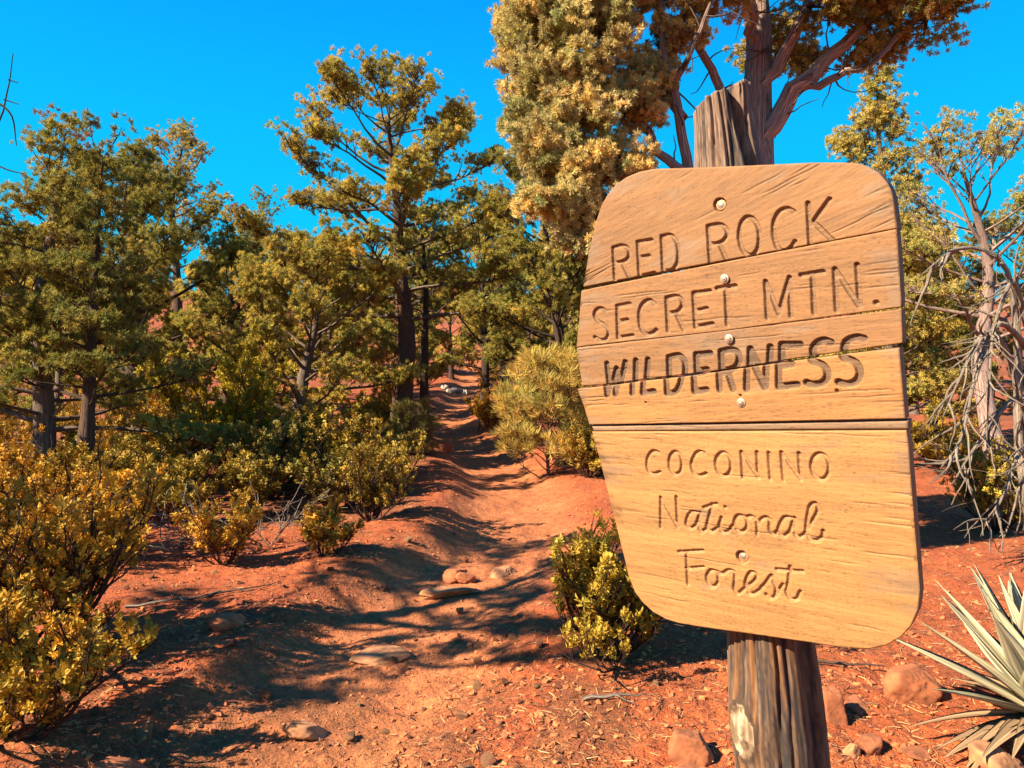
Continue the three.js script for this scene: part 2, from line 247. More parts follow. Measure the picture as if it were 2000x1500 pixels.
  const W = ny + 1, at = (i, j) => i * W + j;
  for (let i = 0; i < nx; i++) for (let j = 0; j < ny; j++) idx.push(at(i, j), at(i + 1, j), at(i, j + 1), at(i + 1, j), at(i + 1, j + 1), at(i, j + 1));
  const face = part('board', geometry(pos, idx, { col }), signMat, parent);
  // sawn sides and back, in the same mesh
  const rim = []; for (let i = 0; i <= nx; i++) rim.push(at(i, 0)); for (let j = 1; j <= ny; j++) rim.push(at(nx, j)); for (let i = nx - 1; i >= 0; i--) rim.push(at(i, ny)); for (let j = ny - 1; j > 0; j--) rim.push(at(0, j));
  const p2 = [], c2 = [], i2 = [], back = (-o.thick) / 1000;
  rim.forEach((v) => { const x = pos[v * 3], y = pos[v * 3 + 1], z = pos[v * 3 + 2]; for (let q = 0; q < 3; q++) { const f = .8 + .3 * noise(x * 90 + q, y * 260, s + 50); p2.push(x, y, lerp(z, back, q / 2)); c2.push(o.color[0] * .72 * f, o.color[1] * .72 * f, o.color[2] * .72 * f); } });
  const n = rim.length; for (let k = 0; k < n; k++) for (let q = 0; q < 2; q++) { const a = k * 3 + q, b = ((k + 1) % n) * 3 + q; i2.push(a, a + 1, b, b, a + 1, b + 1); }
  const sides = geometry(p2, i2, { col: c2 });
  const bp = [], bc = [], bi = []; rim.forEach((v) => { bp.push(pos[v * 3], pos[v * 3 + 1], back); bc.push(...o.color.map((c) => c * .7)); });
  THREE.ShapeUtils.triangulateShape(rim.map((v) => new THREE.Vector2(pos[v * 3], pos[v * 3 + 1])), []).forEach((t) => bi.push(t[0], t[2], t[1]));
  face.geometry = mergeGeometries([face.geometry, sides, geometry(bp, bi, { col: bc })]);
  return face;
}
{
  const g = thing('wilderness_sign', .47363, 1.57265, -1.49882, 'carved brown wooden wilderness sign bolted to a grey log post beside the trail', 'sign');
  g.quaternion.setFromRotationMatrix(new THREE.Matrix4().makeBasis(V(.75225, 0, .65888), V(-.11002, .98596, .12561), V(-.64963, -.16698, .74169)));
  const wood = [.25, .115, .039], warm = [.325, .148, .044], weather = [.095, .054, .032];
  board(g, OUTLINE.P1, ROUTED.T1, { seed: 3, z: 0, depth: 5.5, width: 4.3, round: 3, thick: 29, color: wood, floor: [.20, .10, .045], grey: 0, slope: -.28 }).userData.label = 'top board with clipped corners, carved RED ROCK';
  board(g, OUTLINE.P2, ROUTED.T2, { seed: 14, z: -1, depth: 5.5, width: 4.5, round: 2, thick: 29, color: wood, floor: [.19, .10, .05], grey: -.08, slope: .03 }).userData.label = 'second board, carved SECRET MTN.';
  board(g, OUTLINE.P3, ROUTED.T3, { seed: 25, z: -2, depth: 6.5, width: 6.6, round: 2, thick: 29, color: [.245, .114, .040], floor: weather, grey: -.02, slope: .02 }).userData.label = 'cracked board with the upper half of WILDERNESS';
  board(g, OUTLINE.P4, ROUTED.T4, { seed: 36, z: 2, depth: 6.5, width: 6.6, round: 2, thick: 29, color: warm, floor: weather, grey: -.14, slope: -.02 }).userData.label = 'board with the lower half of WILDERNESS';
  board(g, OUTLINE.PM, [], { seed: 47, z: -3, depth: 0, width: 1, round: 5, thick: 29, color: [.24, .138, .075], grey: .25, slope: 0 }).userData.label = 'grey weathered rounded strip between the boards';
  board(g, OUTLINE.P5, ROUTED.T5, { seed: 58, z: 1, depth: 5, width: 3.7, round: 3, thick: 29, color: [.36, .172, .054], floor: [.30, .15, .06], grey: -.2, slope: .05 }).userData.label = 'wide lower board, carved COCONINO National Forest';
  const steel = new THREE.MeshStandardMaterial({ color: new THREE.Color().setRGB(.34, .29, .25), metalness: .8, roughness: .6 }), rusty = mat(.42, .24, .13, { metalness: .5, roughness: .6 });
  for (const [x, y, kind] of BOLTS) {
    const sunk = kind === 'sunk', b = part('bolt', new THREE.SphereGeometry(sunk ? 8.2e-3 : 4.2e-3, 18, 9, 0, 6.284, 0, 1.35).rotateX(Math.PI / 2).scale(1, 1, .62), steel, g);
    b.position.set(x / 1000, y / 1000, sunk ? -.0078 : .0052);
    const w = part('washer', new THREE.LatheGeometry([[4e-3, .0006], [9.3e-3, 0], [9.6e-3, .0012], [9e-3, .0024], [4e-3, .0028]].map(([r, h]) => new THREE.Vector2(sunk ? r * 1.12 : r, h)), 26).rotateX(Math.PI / 2), sunk ? rusty : steel, b);
    w.position.z = sunk ? .0002 : -.0040;
    const hex = part('nut', new THREE.CylinderGeometry(sunk ? 7e-3 : 5.6e-3, sunk ? 7e-3 : 5.8e-3, .003, 6).rotateX(Math.PI / 2), rusty, b); hex.position.z = sunk ? .002 : -.0005;
  }
  // log post: not round, split by deep checks, sawn off on a slant, with a knot low on its left
  const N = 190, M = 520, top = .672, bot = -1.78, pos = [], col = [], idx = [];
  const checks = [[.92, .45, .030, .34, .30, .90, -1.9, .62], [1.15, .6, .022, .30, -1.6, -.46, .05, 0], [-.05, .5, .005, .05, -1.3, -.45, .25, -.5], [-.62, .5, .006, .05, .2, .9, .1, .6], [.42, .5, .007, .05, .1, .9, -.5, .6], [.25, .6, .008, .07, .1, .50, -.4, .5], [.62, .6, .006, .05, -1.3, -.4, .1, -.6], [-.5, .6, .006, .06, -1.2, -.42, .2, -.5], [1.75, .5, .01, .08, -1.6, .9, .05, 0], [.05, .5, .004, .04, -.95, -.45, .5, -.6], [-1.1, .5, .006, .05, -1.6, .9, .05, 0]];
  { const Rk = rng(404); for (let k = 0; k < 54; k++) { const up = k % 2, y1 = up ? .25 + .5 * Rk() : -1.2 + .75 * Rk(); checks.push([-1.2 + 3.2 * Rk(), .5, .004 + .008 * Rk(), .03 + .03 * Rk(), y1, y1 + .08 + .3 * Rk(), (Rk() - .5) * .5, y1]); } }
  for (let j = 0; j <= M; j++) for (let i = 0; i <= N; i++) {
    const th = (i % N) / N * 6.28318, v = j / M;                             // th = 0 faces the front of the sign
    let y = lerp(bot, top, v);
    const cut = top - .004 - .021 * (1 - Math.sin(th - .5)) + .003 * noise(th * 3, 2, 4) + .002 * noise(th * 11, 2, 4); y = lerp(bot, cut, v);
    let r = .066 + .028 * smooth(-.2, -.75, y) + .012 * smooth(.62, .44, y) + .006 * Math.sin(2 * th + .5) + .004 * Math.sin(3 * th + y * 2);
    let deep = 0;
    for (const [a, w, dp, half, lo, hi, drift, ref] of checks) { const c = a + drift * (y - ref) + .05 * noise(y * 7, a * 9, 2); let q = Math.abs(((th - c + 9.4248) % 6.28318) - 3.14159); const m = smooth(half, half * w * .25, q) * smooth(lo - .08, lo + .1, y) * smooth(hi + .05, hi - .08, y); deep = Math.max(deep, dp * m); }
    let kq = Math.hypot((((th + .42 + 9.4248) % 6.28318) - 3.14159) * .095 / .030, (y + .715) / .058); // knot
    r += .018 * Math.exp(-kq * kq * .45) ;
    if (kq < 1) r -= .009 * smooth(1, .8, kq);
    const fib = fbm(th * 13 + .4 * noise(y * 3, th), y * 4, 6, 4), fine = noise(th * 55, y * 14, 8);
    r += -deep + .0022 * fib + .0009 * fine + .0011 * fbm(th * 26, y * 34, 61, 3);
    pos.push(Math.sin(th) * r, y, Math.cos(th) * r);
    const patch = smooth(-.05, .25, fbm(th * 2.2, y * 3.1, 15, 4)), pale = smooth(.2, .38, fbm(th * 7, y * 5, 19, 4)), hi = y > 0 ? 1 : 0;
    const mot = fbm(th * 26, y * 34, 61, 3), speck = noise(th * 60, y * 90, 63);
    let c = [.066, .036, .021].map((q, k) => lerp(q, [.13, .078, .052][k], hi * .7 + patch * .45)).map((q) => q * (1 + 1.3 * fib + .6 * fine + .9 * mot + .4 * speck));
    c = c.map((q, k) => lerp(q, [.30, .22, .16][k], pale * .7 * (hi ? 1 : .4) * clamp(.6 + mot)));
    if (y < -.4) c = c.map((q, k) => lerp(q, [.22, .09, .024][k] * (1 + .8 * fib + .6 * mot), .6 * smooth(-.05, .3, fbm(th * 4 + 3, y * 2.4, 25, 3) + .1)));
    if (kq < 1) { const ka = Math.atan2(y + .715, (th > 3.14 ? th - 6.283 : th) + .42), crack = Math.abs(Math.sin(ka * 1.5 + .6 + .5 * noise(kq * 4, ka, 3))) < .10 / (kq + .25); c = crack ? [.08, .045, .025] : [.44, .33, .21].map((q, k) => lerp(q, [.17, .105, .06][k], smooth(-.1, .25, fbm(th * 9, y * 14, 88, 3) + (y < -.735 ? .2 : -.12))) * (.92 + .12 * Math.sin(kq * 26) + .25 * mot)); }
    else if (kq < 1.25) c = [.06, .034, .02];
    col.push(...c.map((q) => Math.max(.018, q)));
  }
  const W = N + 1; for (let j = 0; j < M; j++) for (let i = 0; i < N; i++) { const a = j * W + i; idx.push(a, a + 1, a + W, a + 1, a + W + 1, a + W); }
  const c0 = pos.length / 3; let cy = 0; for (let i = 0; i < N; i++) cy += pos[(M * W + i) * 3 + 1] / N; pos.push(0, cy + .004, 0); col.push(.16, .10, .065);
  for (let i = 0; i < N; i++) idx.push(M * W + i, M * W + i + 1, c0);
  const post = part('post', geometry(pos, idx, { col }), new THREE.MeshStandardMaterial({ color: 0xffffff, vertexColors: true, roughness: .9, bumpMap: barkH, bumpScale: 0 }), g);
  post.material.bumpMap = null; post.position.set(-.040, 0, -.029 - .085);
  post.userData.label = 'weathered grey log post split by deep checks, sawn off on a slant';
}

// ---------------------------------------------------------------- foliage pieces (shared, placed many times)
function tuftGeometry(seed, blades, len, wid, open, curl = .35) { // a spray of short scale-leaved cords round a shoot
  const R = rng(seed), p = [], i = [];
  for (let k = 0; k < blades; k++) {
    const th = R() * 6.2832, ph = Math.acos(1 - R() * open), d = V(Math.sin(ph) * Math.cos(th), Math.cos(ph), Math.sin(ph) * Math.sin(th));
    const side = V(R() - .5, R() - .5, R() - .5).cross(d).normalize(), o = d.clone().multiplyScalar(len * R() * .35).add(V((R() - .5) * len * .3, 0, (R() - .5) * len * .3)), l = len * (.55 + .5 * R()), w = wid * (.7 + .6 * R()), up = V(0, curl * l * .5, 0);
    const a = o.clone().addScaledVector(side, -w * .35), b = o.clone().addScaledVector(side, w * .35), m = o.clone().addScaledVector(d, l * .55), c = m.clone().addScaledVector(side, -w * .5), e = m.clone().addScaledVector(side, w * .5), t = o.clone().addScaledVector(d, l).add(up);
    const q = p.length / 3; for (const v of [a, b, c, e, t]) p.push(v.x, v.y, v.z); i.push(q, q + 1, q + 2, q + 1, q + 3, q + 2, q + 2, q + 3, q + 4);
  }
  return geometry(p, i, { flat: true });
}
function leafPoints(len, wid, fold) { return [[0, 0, 0], [-wid * .42, fold * .6, len * .33], [wid * .42, fold * .6, len * .33], [0, 0, len * .4], [-wid * .40, fold * .7, len * .68], [wid * .40, fold * .7, len * .68], [0, -fold * .3, len]]; }
const LEAF_FACES = [0, 3, 1, 0, 2, 3, 1, 3, 4, 3, 2, 5, 4, 3, 6, 3, 5, 6];
function leafGeometry(len, wid, fold) { return geometry(leafPoints(len, wid, fold).flat(), LEAF_FACES, { flat: true }); }
function whorlGeometry(seed, n, len, wid) { // oval leaves set round the end of a twig
  const R = rng(seed), p = [], i = [], m = new THREE.Matrix4(), e = new THREE.Euler(), v = V();
  for (let k = 0; k < n; k++) {
    const s = .7 + .5 * R(); e.set(-(.15 + 1.0 * R()), k * 2.4 + R() * .6, (R() - .5) * .9, 'YXZ'); m.makeRotationFromEuler(e).setPosition(0, (k / n - .6) * len * 1.6, 0);
    const q = p.length / 3; for (const [x, y, z] of leafPoints(len * s, wid * s, wid * .22)) { v.set(x, y, z + len * .12).applyMatrix4(m); p.push(v.x, v.y, v.z); } for (const f of LEAF_FACES) i.push(q + f);
  }
  return geometry(p, i, { flat: true });
}
const TUFT = { fine: tuftGeometry(1, 50, .044, .0068, 1.8, .1), mid: tuftGeometry(2, 46, .068, .0115, 1.7, .15), coarse: tuftGeometry(3, 44, .13, .021, 1.7, .15), feather: tuftGeometry(4, 26, .17, .012, .55, .6) };
const WHORL = { near: whorlGeometry(11, 9, .031, .020), mid: whorlGeometry(12, 11, .034, .022), far: whorlGeometry(13, 12, .055, .034), oak: whorlGeometry(14, 14, .06, .028) };
const _m = new THREE.Matrix4(), _q = new THREE.Quaternion(), _q2 = new THREE.Quaternion(), _s = V(), _c = new THREE.Color();
class Spray { // many copies of one foliage piece, joined into one part
  constructor() { this.m = []; this.c = []; }
  add(p, dir, s, spin, col) { _q.setFromUnitVectors(UP, dir).multiply(_q2.setFromAxisAngle(UP, spin)); _m.compose(p, _q, _s.set(s, s, s)); this.m.push(_m.toArray()); this.c.push(col); }
  build(name, geo, material, parent) {
    const o = new THREE.InstancedMesh(geo, material, this.m.length);
    this.m.forEach((a, k) => { o.setMatrixAt(k, _m.fromArray(a)); o.setColorAt(k, _c.setRGB(...this.c[k])); });
    o.name = name; o.userData.kind = 'stuff'; o.castShadow = o.receiveShadow = true; parent.add(o); return o;
  }
}
const GOLD = [.47, .36, .066], OLIVE = [.34, .275, .05], GREEN = [.27, .225, .04], SAGE = [.43, .345, .10], SHADE_GREEN = [.17, .16, .034], STRAW = [.48, .36, .085];  // darkest green: shade on the conifer top is put into its foliage colour
const vary = (c, R, a = .28) => { const k = 1 + (R() - .5) * 2 * a, w = (R() - .5) * .16; return [c[0] * k * (1 + w), c[1] * k, c[2] * k * (1 - w)]; };
function clump(spray, R, c, r, n, scale, color, out) { // a rounded, slightly flattened bunch of sprays
  const pick = R(), tone = vary(pick < .03 ? [.26, .14, .045] : pick < .25 ? [color[0] * .72, color[1] * .84, color[2] * .8] : pick < .36 ? [color[0] * 1.15, color[1] * 1.12, color[2] * 1.3] : color, R, .25);
  for (let k = 0; k < n; k++) {
    const d = V(R() - .5, (R() - .5) * .75 + .08, R() - .5); if (d.lengthSq() < 1e-4) continue; d.normalize();
    const p = c.clone().addScaledVector(d, r * Math.cbrt(.15 + .85 * R())); p.y = c.y + (p.y - c.y) * .72; p.addScaledVector(out, r * (R() * 1.3 - .75));
    const dir = d.multiplyScalar(.8).addScaledVector(out, .5).add(V((R() - .5) * .7, .45 + (R() - .5) * .6, (R() - .5) * .7)).normalize();
    spray.add(p, dir, scale * (.7 + .6 * R()), R() * 6.28, vary(tone, R, .2));
  }
}
// a juniper: tapered trunk, boughs that carry bunches of sprays towards their ends
function juniper(name, label, o) {
  const R = rng(o.seed), y0 = groundY(o.x, o.z), g = thing(name, o.x, y0, o.z, label, 'tree', o.group);
  const n = 14, trunk = [], lean = o.lean ?? [0, 0], H = o.h, wx = R() * 9, amp = o.bend ?? .05;
  for (let k = 0; k < n; k++) { const t = k / (n - 1); trunk.push(V(lean[0] * t * H + amp * H * noise(t * 3 + wx, 1, 7) * t, -.25 + t * (H + .1), lean[1] * t * H + amp * H * noise(t * 3 + wx, 9, 8) * t)); }
  const rad = trunk.map((_, k) => { const t = k / (n - 1); return o.r * (Math.pow(1 - t, .85) * .95 + .03) * (1 + .7 * Math.pow(Math.max(0, 1 - t * 9), 2)); });
  part('trunk', new Wood().tube(trunk, rad, o.sides ?? 9, .16, o.seed).build(), o.bark, g);
  let wood = new Wood(); const spray = new Spray(), limbs = o.limbs, prof = o.profile ?? ((t) => Math.sqrt(1 - t) * (1 - .25 * Math.pow(1 - t, 4)));
  for (let k = 0; k < limbs; k++) {
    const t = Math.pow((k + R()) / limbs, o.up ?? .9), ty = lerp(o.base, 1, t), p = along(trunk, ty), az = k * 2.399 + R() * .9, len = Math.max(.22, o.R * prof(t) * (.62 + .55 * R()));
    const pitch = lerp(o.pitch ?? .25, o.topPitch ?? 1.0, Math.pow(t, 1.6)) + (R() - .5) * .35, d = V(Math.cos(az) * Math.cos(pitch), Math.sin(pitch), Math.sin(az) * Math.cos(pitch));
    const path = crooked(p, d, len, 6, R, .38, V(0, 1, 0), o.lift ?? .08), br = Math.max(.008, Math.min(o.r * .34, .012 * len + o.r * .10 * (1 - t)));
    wood.tube(path, taper(6, br, br * .22), 5, .1, k);
    const m = Math.max(2, Math.round(len * (o.twigs ?? 5) * 1.5));
    for (let q = 0; q < m; q++) {
      const s = lerp(o.inner ?? .38, 1, Math.sqrt((q + .6) / m)), b = along(path, s), out = V().subVectors(b, along(path, s - .15)).normalize();
      const side = V(-out.z, 0, out.x).multiplyScalar((q % 2 ? 1 : -1) * (.4 + R())), td = out.clone().multiplyScalar(.7).add(side).add(V(0, .25 + (R() - .4) * .7, 0)).normalize(), tl = (o.twigLen ?? .42) * (.5 + .8 * R()) * (1.15 - .5 * s);
      const tw = q === m - 1 ? null : crooked(b, td, tl, 4, R, .4, V(0, 1, 0), .1); if (tw) { wood.tube(tw, taper(4, br * .32 + .004, .004), 3); wood.tube(crooked(tw[1], td.clone().add(V(R() - .5, R() - .3, R() - .5)), tl * .7, 4, R, .5), taper(4, .006, .003), 3); }
      const c = tw ? tw[3] : path[5];
      if (R() < (o.bare ?? .1)) continue;
      clump(spray, R, c, o.clump * .78 * (.55 + .8 * R()), Math.round(o.tufts * (o.tuft === TUFT.coarse ? .62 : .64) * (.5 + R())), o.scale * .86, o.color, out);
    }
    if (o.boughs) { part('bough', wood.build(), o.branch ?? o.bark, g); wood = new Wood(); }
  }
  for (let q = 0; q < (o.dead ?? 5); q++) { const p = along(trunk, R() * o.base * 1.15 + .05), az = R() * 6.28; wood.tube(crooked(p, V(Math.cos(az), .15 + R() * .3, Math.sin(az)), .3 + R() * .7, 5, R, .6), taper(5, .016, .003), 4); }
  if (!wood.empty) part('branches', wood.build(), o.branch ?? o.bark, g).userData.kind = 'stuff';
  spray.build('crown', o.tuft, FOL.juniper, g);
  return g;
}
// a broad-leaved evergreen shrub: several crooked red-brown stems, forked twigs, whorls of oval leaves
function shrub(name, label, o) {
  const R = rng(o.seed), y0 = groundY(o.x, o.z), g = thing(name, o.x, y0, o.z, label, 'shrub', o.group), wood = new Wood(), spray = new Spray();
  const tips = [];
  for (let k = 0; k < o.stems; k++) {
    const az = k * 2.399 + R(), tilt = .25 + .95 * R(), d = V(Math.cos(az) * Math.sin(tilt) * (o.r / o.h + .5), Math.cos(tilt), Math.sin(az) * Math.sin(tilt) * (o.r / o.h + .5)).normalize();
    const L = o.h * (.62 + .3 * R()) * (Math.abs(d.y) > .6 ? 1 : .95), path = crooked(V((R() - .5) * .12 * o.r, -.04, (R() - .5) * .12 * o.r), d, L, 7, R, .5, UP, .07), br = o.stem * (.7 + .5 * R());
    wood.tube(path, taper(7, br, br * .4), 6, .12, k);
    const m = o.forks;
    for (let q = 0; q < m; q++) {
      const s = (o.from ?? .15) + (1 - (o.from ?? .15)) * (q + R() * .8) / m, b = along(path, s), a2 = R() * 6.28, fd = V().subVectors(b, along(path, s - .2)).normalize().multiplyScalar(.6).add(V(Math.cos(a2) * .8, .35 + R() * .4, Math.sin(a2) * .8)).normalize(), f = crooked(b, fd, o.h * (.2 + .22 * R()), 5, R, .55, UP, .1);
      wood.tube(f, taper(5, br * .42, .003), 4);
      for (let w = 0; w < o.twigs; w++) { const c = along(f, .35 + .65 * (w + R()) / o.twigs), td = V(R() - .5, .35 + R() * .5, R() - .5).normalize(), e = c.clone().addScaledVector(td, .05 + .07 * R()); wood.tube([c, V().lerpVectors(c, e, .5).add(V(0, .008, 0)), e], [.0035, .003, .002], 3); tips.push([e, td]); }
    }
  }
  for (const [e, td] of tips) {
    const lit = vary(o.color, R, .3);
    for (let k = 0; k < (o.per ?? 1); k++) spray.add(e.clone().add(V((R() - .5) * .07, (R() - .5) * .07, (R() - .5) * .07).multiplyScalar(k ? 1 : 0)), td.clone().add(V((R() - .5) * .8, (R() - .3) * .5, (R() - .5) * .8)).normalize(), (o.scale ?? 1) * (.55 + .8 * R()), R() * 6.28, vary(lit, R, .18));
  }
  const bare = new Wood(); for (let k = 0; k < o.stems; k++) { const az = R() * 6.28, b = V(Math.cos(az) * o.r * .3 * R(), o.h * (.1 + .35 * R()), Math.sin(az) * o.r * .3 * R()), q = crooked(b, V(Math.cos(az), .5 + R() * .8, Math.sin(az)), o.h * (.35 + .4 * R()), 7, R, .6); bare.tube(q, taper(7, .006, .002), 4); bare.tube(crooked(q[3], V(R() - .5, R() - .2, R() - .5), o.h * .25, 5, R, .6), taper(5, .004, .002), 3); }
  part('bare_twigs', bare.build(), BARK.grey, g).userData.kind = 'stuff';
  part('stems', wood.build(), o.bark ?? BARK.red, g);
  if (o.leaves) { // the leaves that show largest are parts of their own
    const kinds = [leafGeometry(.031, .020, .004), leafGeometry(.036, .022, .006), leafGeometry(.027, .018, .003)], mats = [[1.25, 1.05, .8], [1, 1, 1], [.8, .95, 1]].map((k) => leafMat(o.color[0] * k[0], o.color[1] * k[1], o.color[2] * k[2], .35, .5));
    for (let k = 0; k < o.leaves; k++) { const [e, td] = tips[Math.floor(R() * tips.length)], l = part('leaf', kinds[k % 3], mats[Math.floor(R() * 3)], g); l.position.copy(e).add(V((R() - .5) * .05, (R() - .5) * .05, (R() - .5) * .05)); l.quaternion.setFromUnitVectors(V(0, 0, 1), td.clone().add(V(R() - .5, R() - .4, R() - .5)).normalize()); l.scale.setScalar(.8 + .6 * R()); }
  }
  spray.build('foliage', o.leaf, FOL.broad, g);
  return g;
}

// ---------------------------------------------------------------- trees
const pyramid = (t) => Math.pow(1 - t, .8), rounded = (t) => Math.sqrt(Math.max(0, 1 - Math.pow(t * 1.02, 2.4))) * (.75 + .25 * Math.min(1, t * 5));
const TREES = 'junipers standing along the left of the trail';
juniper('juniper_tree', 'tall golden juniper with layered boughs and bare fibrous trunk at the trail bend', { boughs: true, seed: 101, x: -2.37, z: -15.5, h: 7.6, r: .25, bark: BARK.brown, branch: BARK.grey, base: .36, R: 3.0, limbs: 50, pitch: .05, topPitch: .6, lift: .05, up: .8, profile: (t) => (t < .2 ? .8 + t : 1) * Math.pow(1 - t, .5) + .12, clump: .24, tufts: 17, scale: 1.0, tuft: TUFT.mid, color: GOLD, twigs: 6, twigLen: .48, bare: .16, inner: .4, dead: 16, lean: [.005, 0], bend: .06, sides: 12 });
juniper('juniper_tree', 'slim dark juniper growing close beside the tall golden one', { boughs: true, seed: 102, x: -1.9, z: -16.2, h: 5.6, r: .13, bark: BARK.dark, branch: BARK.grey, base: .48, R: 1.35, limbs: 22, clump: .25, tufts: 13, scale: 1, tuft: TUFT.mid, color: OLIVE, dead: 8, lean: [.01, 0] });
juniper('juniper_tree', 'dense pointed juniper on a grey trunk rising above the yellow shrubs', { boughs: true, seed: 103, x: -6.3, z: -10, h: 5.35, r: .17, bark: BARK.grey, base: .2, R: 2.0, limbs: 58, profile: (t) => Math.pow(1 - t, 1.25) * (.9 + .2 * Math.sin(t * 23)) + .05, topPitch: .8, pitch: .12, lift: .03, clump: .19, tufts: 17, scale: .85, tuft: TUFT.mid, color: OLIVE, twigs: 7, bare: .06, dead: 5, lean: [-.02, 0], sides: 12 });
juniper('juniper_tree', 'slender spire of juniper beside the dense pointed one', { boughs: true, seed: 104, x: -5.5, z: -9.6, h: 4.7, r: .12, bark: BARK.brown, base: .3, R: 1.2, limbs: 44, topPitch: .8, lift: .03, profile: (t) => Math.pow(1 - t, 1.25) + .05, clump: .2, tufts: 15, scale: .9, tuft: TUFT.mid, color: GREEN, twigs: 6 });
juniper('juniper_tree', 'broad shaggy juniper on a thick dark trunk', { boughs: true, seed: 105, x: -8.0, z: -15.4, h: 5.9, r: .3, bark: BARK.dark, base: .2, R: 2.4, limbs: 50, profile: rounded, clump: .3, tufts: 16, scale: 1.05, tuft: TUFT.mid, color: OLIVE, twigs: 5, bare: .06 });
juniper('pine_tree', 'open airy pine rising against the sky behind the junipers', { boughs: true, seed: 106, x: -11.0, z: -24, h: 9.4, r: .22, bark: BARK.brown, base: .42, R: 1.95, limbs: 46, profile: (t) => Math.pow(1 - t, .55) * (.7 + .5 * Math.sin(t * 3)), clump: .27, tufts: 12, scale: 1.0, tuft: TUFT.mid, color: STRAW, twigs: 5, bare: .2, twigLen: .5 });
juniper('pine_tree', 'small thin pine showing sky through it, left of the tall golden juniper', { boughs: true, seed: 107, x: -9.3, z: -27, h: 7.6, r: .12, bark: BARK.dark, base: .5, R: 1.3, limbs: 26, clump: .25, tufts: 9, scale: 1.0, tuft: TUFT.mid, color: OLIVE, bare: .3, profile: rounded });
juniper('juniper_tree', 'low spreading golden juniper with a leaning trunk under the tall one', { boughs: true, seed: 108, x: -4.3, z: -14.4, h: 3.8, r: .17, bark: BARK.grey, base: .25, R: 2.2, limbs: 40, profile: rounded, pitch: .15, clump: .28, tufts: 18, scale: .95, tuft: TUFT.mid, color: GOLD, twigs: 6, lean: [.12, 0], bare: .06, dead: 8 });
juniper('juniper_tree', 'round topped olive juniper behind the bright green shrub', { boughs: true, seed: 109, x: -6.6, z: -17.2, h: 4.7, r: .18, bark: BARK.brown, base: .2, R: 1.9, limbs: 36, profile: rounded, clump: .3, tufts: 15, scale: 1.1, tuft: TUFT.mid, color: OLIVE, twigs: 5 });
juniper('juniper_tree', 'dark trunked juniper leaning over the right bank of the trail', { boughs: true, seed: 110, x: 1.0, z: -13.6, h: 5.5, r: .17, bark: BARK.dark, base: .3, R: 1.75, limbs: 46, profile: rounded, clump: .26, tufts: 17, scale: .95, tuft: TUFT.mid, color: OLIVE, twigs: 6, lean: [-.05, 0], bare: .06, dead: 10 });
juniper('juniper_tree', 'yellowish juniper above the trail where it passes out of sight', { boughs: true, seed: 111, x: -.7, z: -19.5, h: 5.6, r: .15, bark: BARK.dark, base: .28, R: 1.7, limbs: 38, profile: rounded, clump: .28, tufts: 14, scale: 1.1, tuft: TUFT.mid, color: GOLD, twigs: 5 });
juniper('conifer_tree', 'dark narrow conifer top against the sky, shade put into its colour', { boughs: true, seed: 112, x: -.3, z: -25, h: 7.3, r: .18, bark: BARK.dark, base: .2, R: 1.6, limbs: 42, profile: pyramid, clump: .3, tufts: 13, scale: 1.1, tuft: TUFT.mid, color: SHADE_GREEN, twigs: 4 });
juniper('juniper_tree', 'pale conical juniper with thin upturned boughs to the right of the sign', { boughs: true, seed: 113, x: 6.75, z: -13, h: 7.2, r: .17, bark: BARK.grey, base: .1, R: 1.6, limbs: 62, profile: (t) => Math.pow(1 - t, .6) * (.75 + .2 * Math.sin(t * 19)), clump: .30, tufts: 24, scale: .95, tuft: TUFT.mid, color: SAGE.map((v, k) => v * [1.05, 1, .75][k]), twigs: 6, bare: .08, lift: .03 });
juniper('juniper_tree', 'forked grey green juniper with bare limbs above the dead branches', { boughs: true, seed: 114, x: 6.75, z: -10.2, h: 5.0, r: .17, bark: BARK.pink, base: .45, R: 1.7, limbs: 30, profile: rounded, clump: .24, tufts: 11, scale: .8, tuft: TUFT.mid, color: SAGE, twigs: 5, bare: .34, lean: [-.04, 0], bend: .1 });
const THICKET = 'junipers of the thicket right of the sign';
[[8.9, -15.5, 4.6, 115], [7.2, -15.2, 3.6, 116], [10.6, -14.6, 5.2, 117], [6.2, -16.5, 4.4, 118]].forEach(([x, z, h, seed]) => juniper('juniper_tree', 'shaded juniper of the thicket behind the dead branches', { seed, x, z, h, r: .14, bark: BARK.dark, base: .1, R: 1.7, limbs: 34, profile: rounded, clump: .3, tufts: 15, scale: 1.1, tuft: TUFT.mid, color: OLIVE, twigs: 4, group: THICKET }));
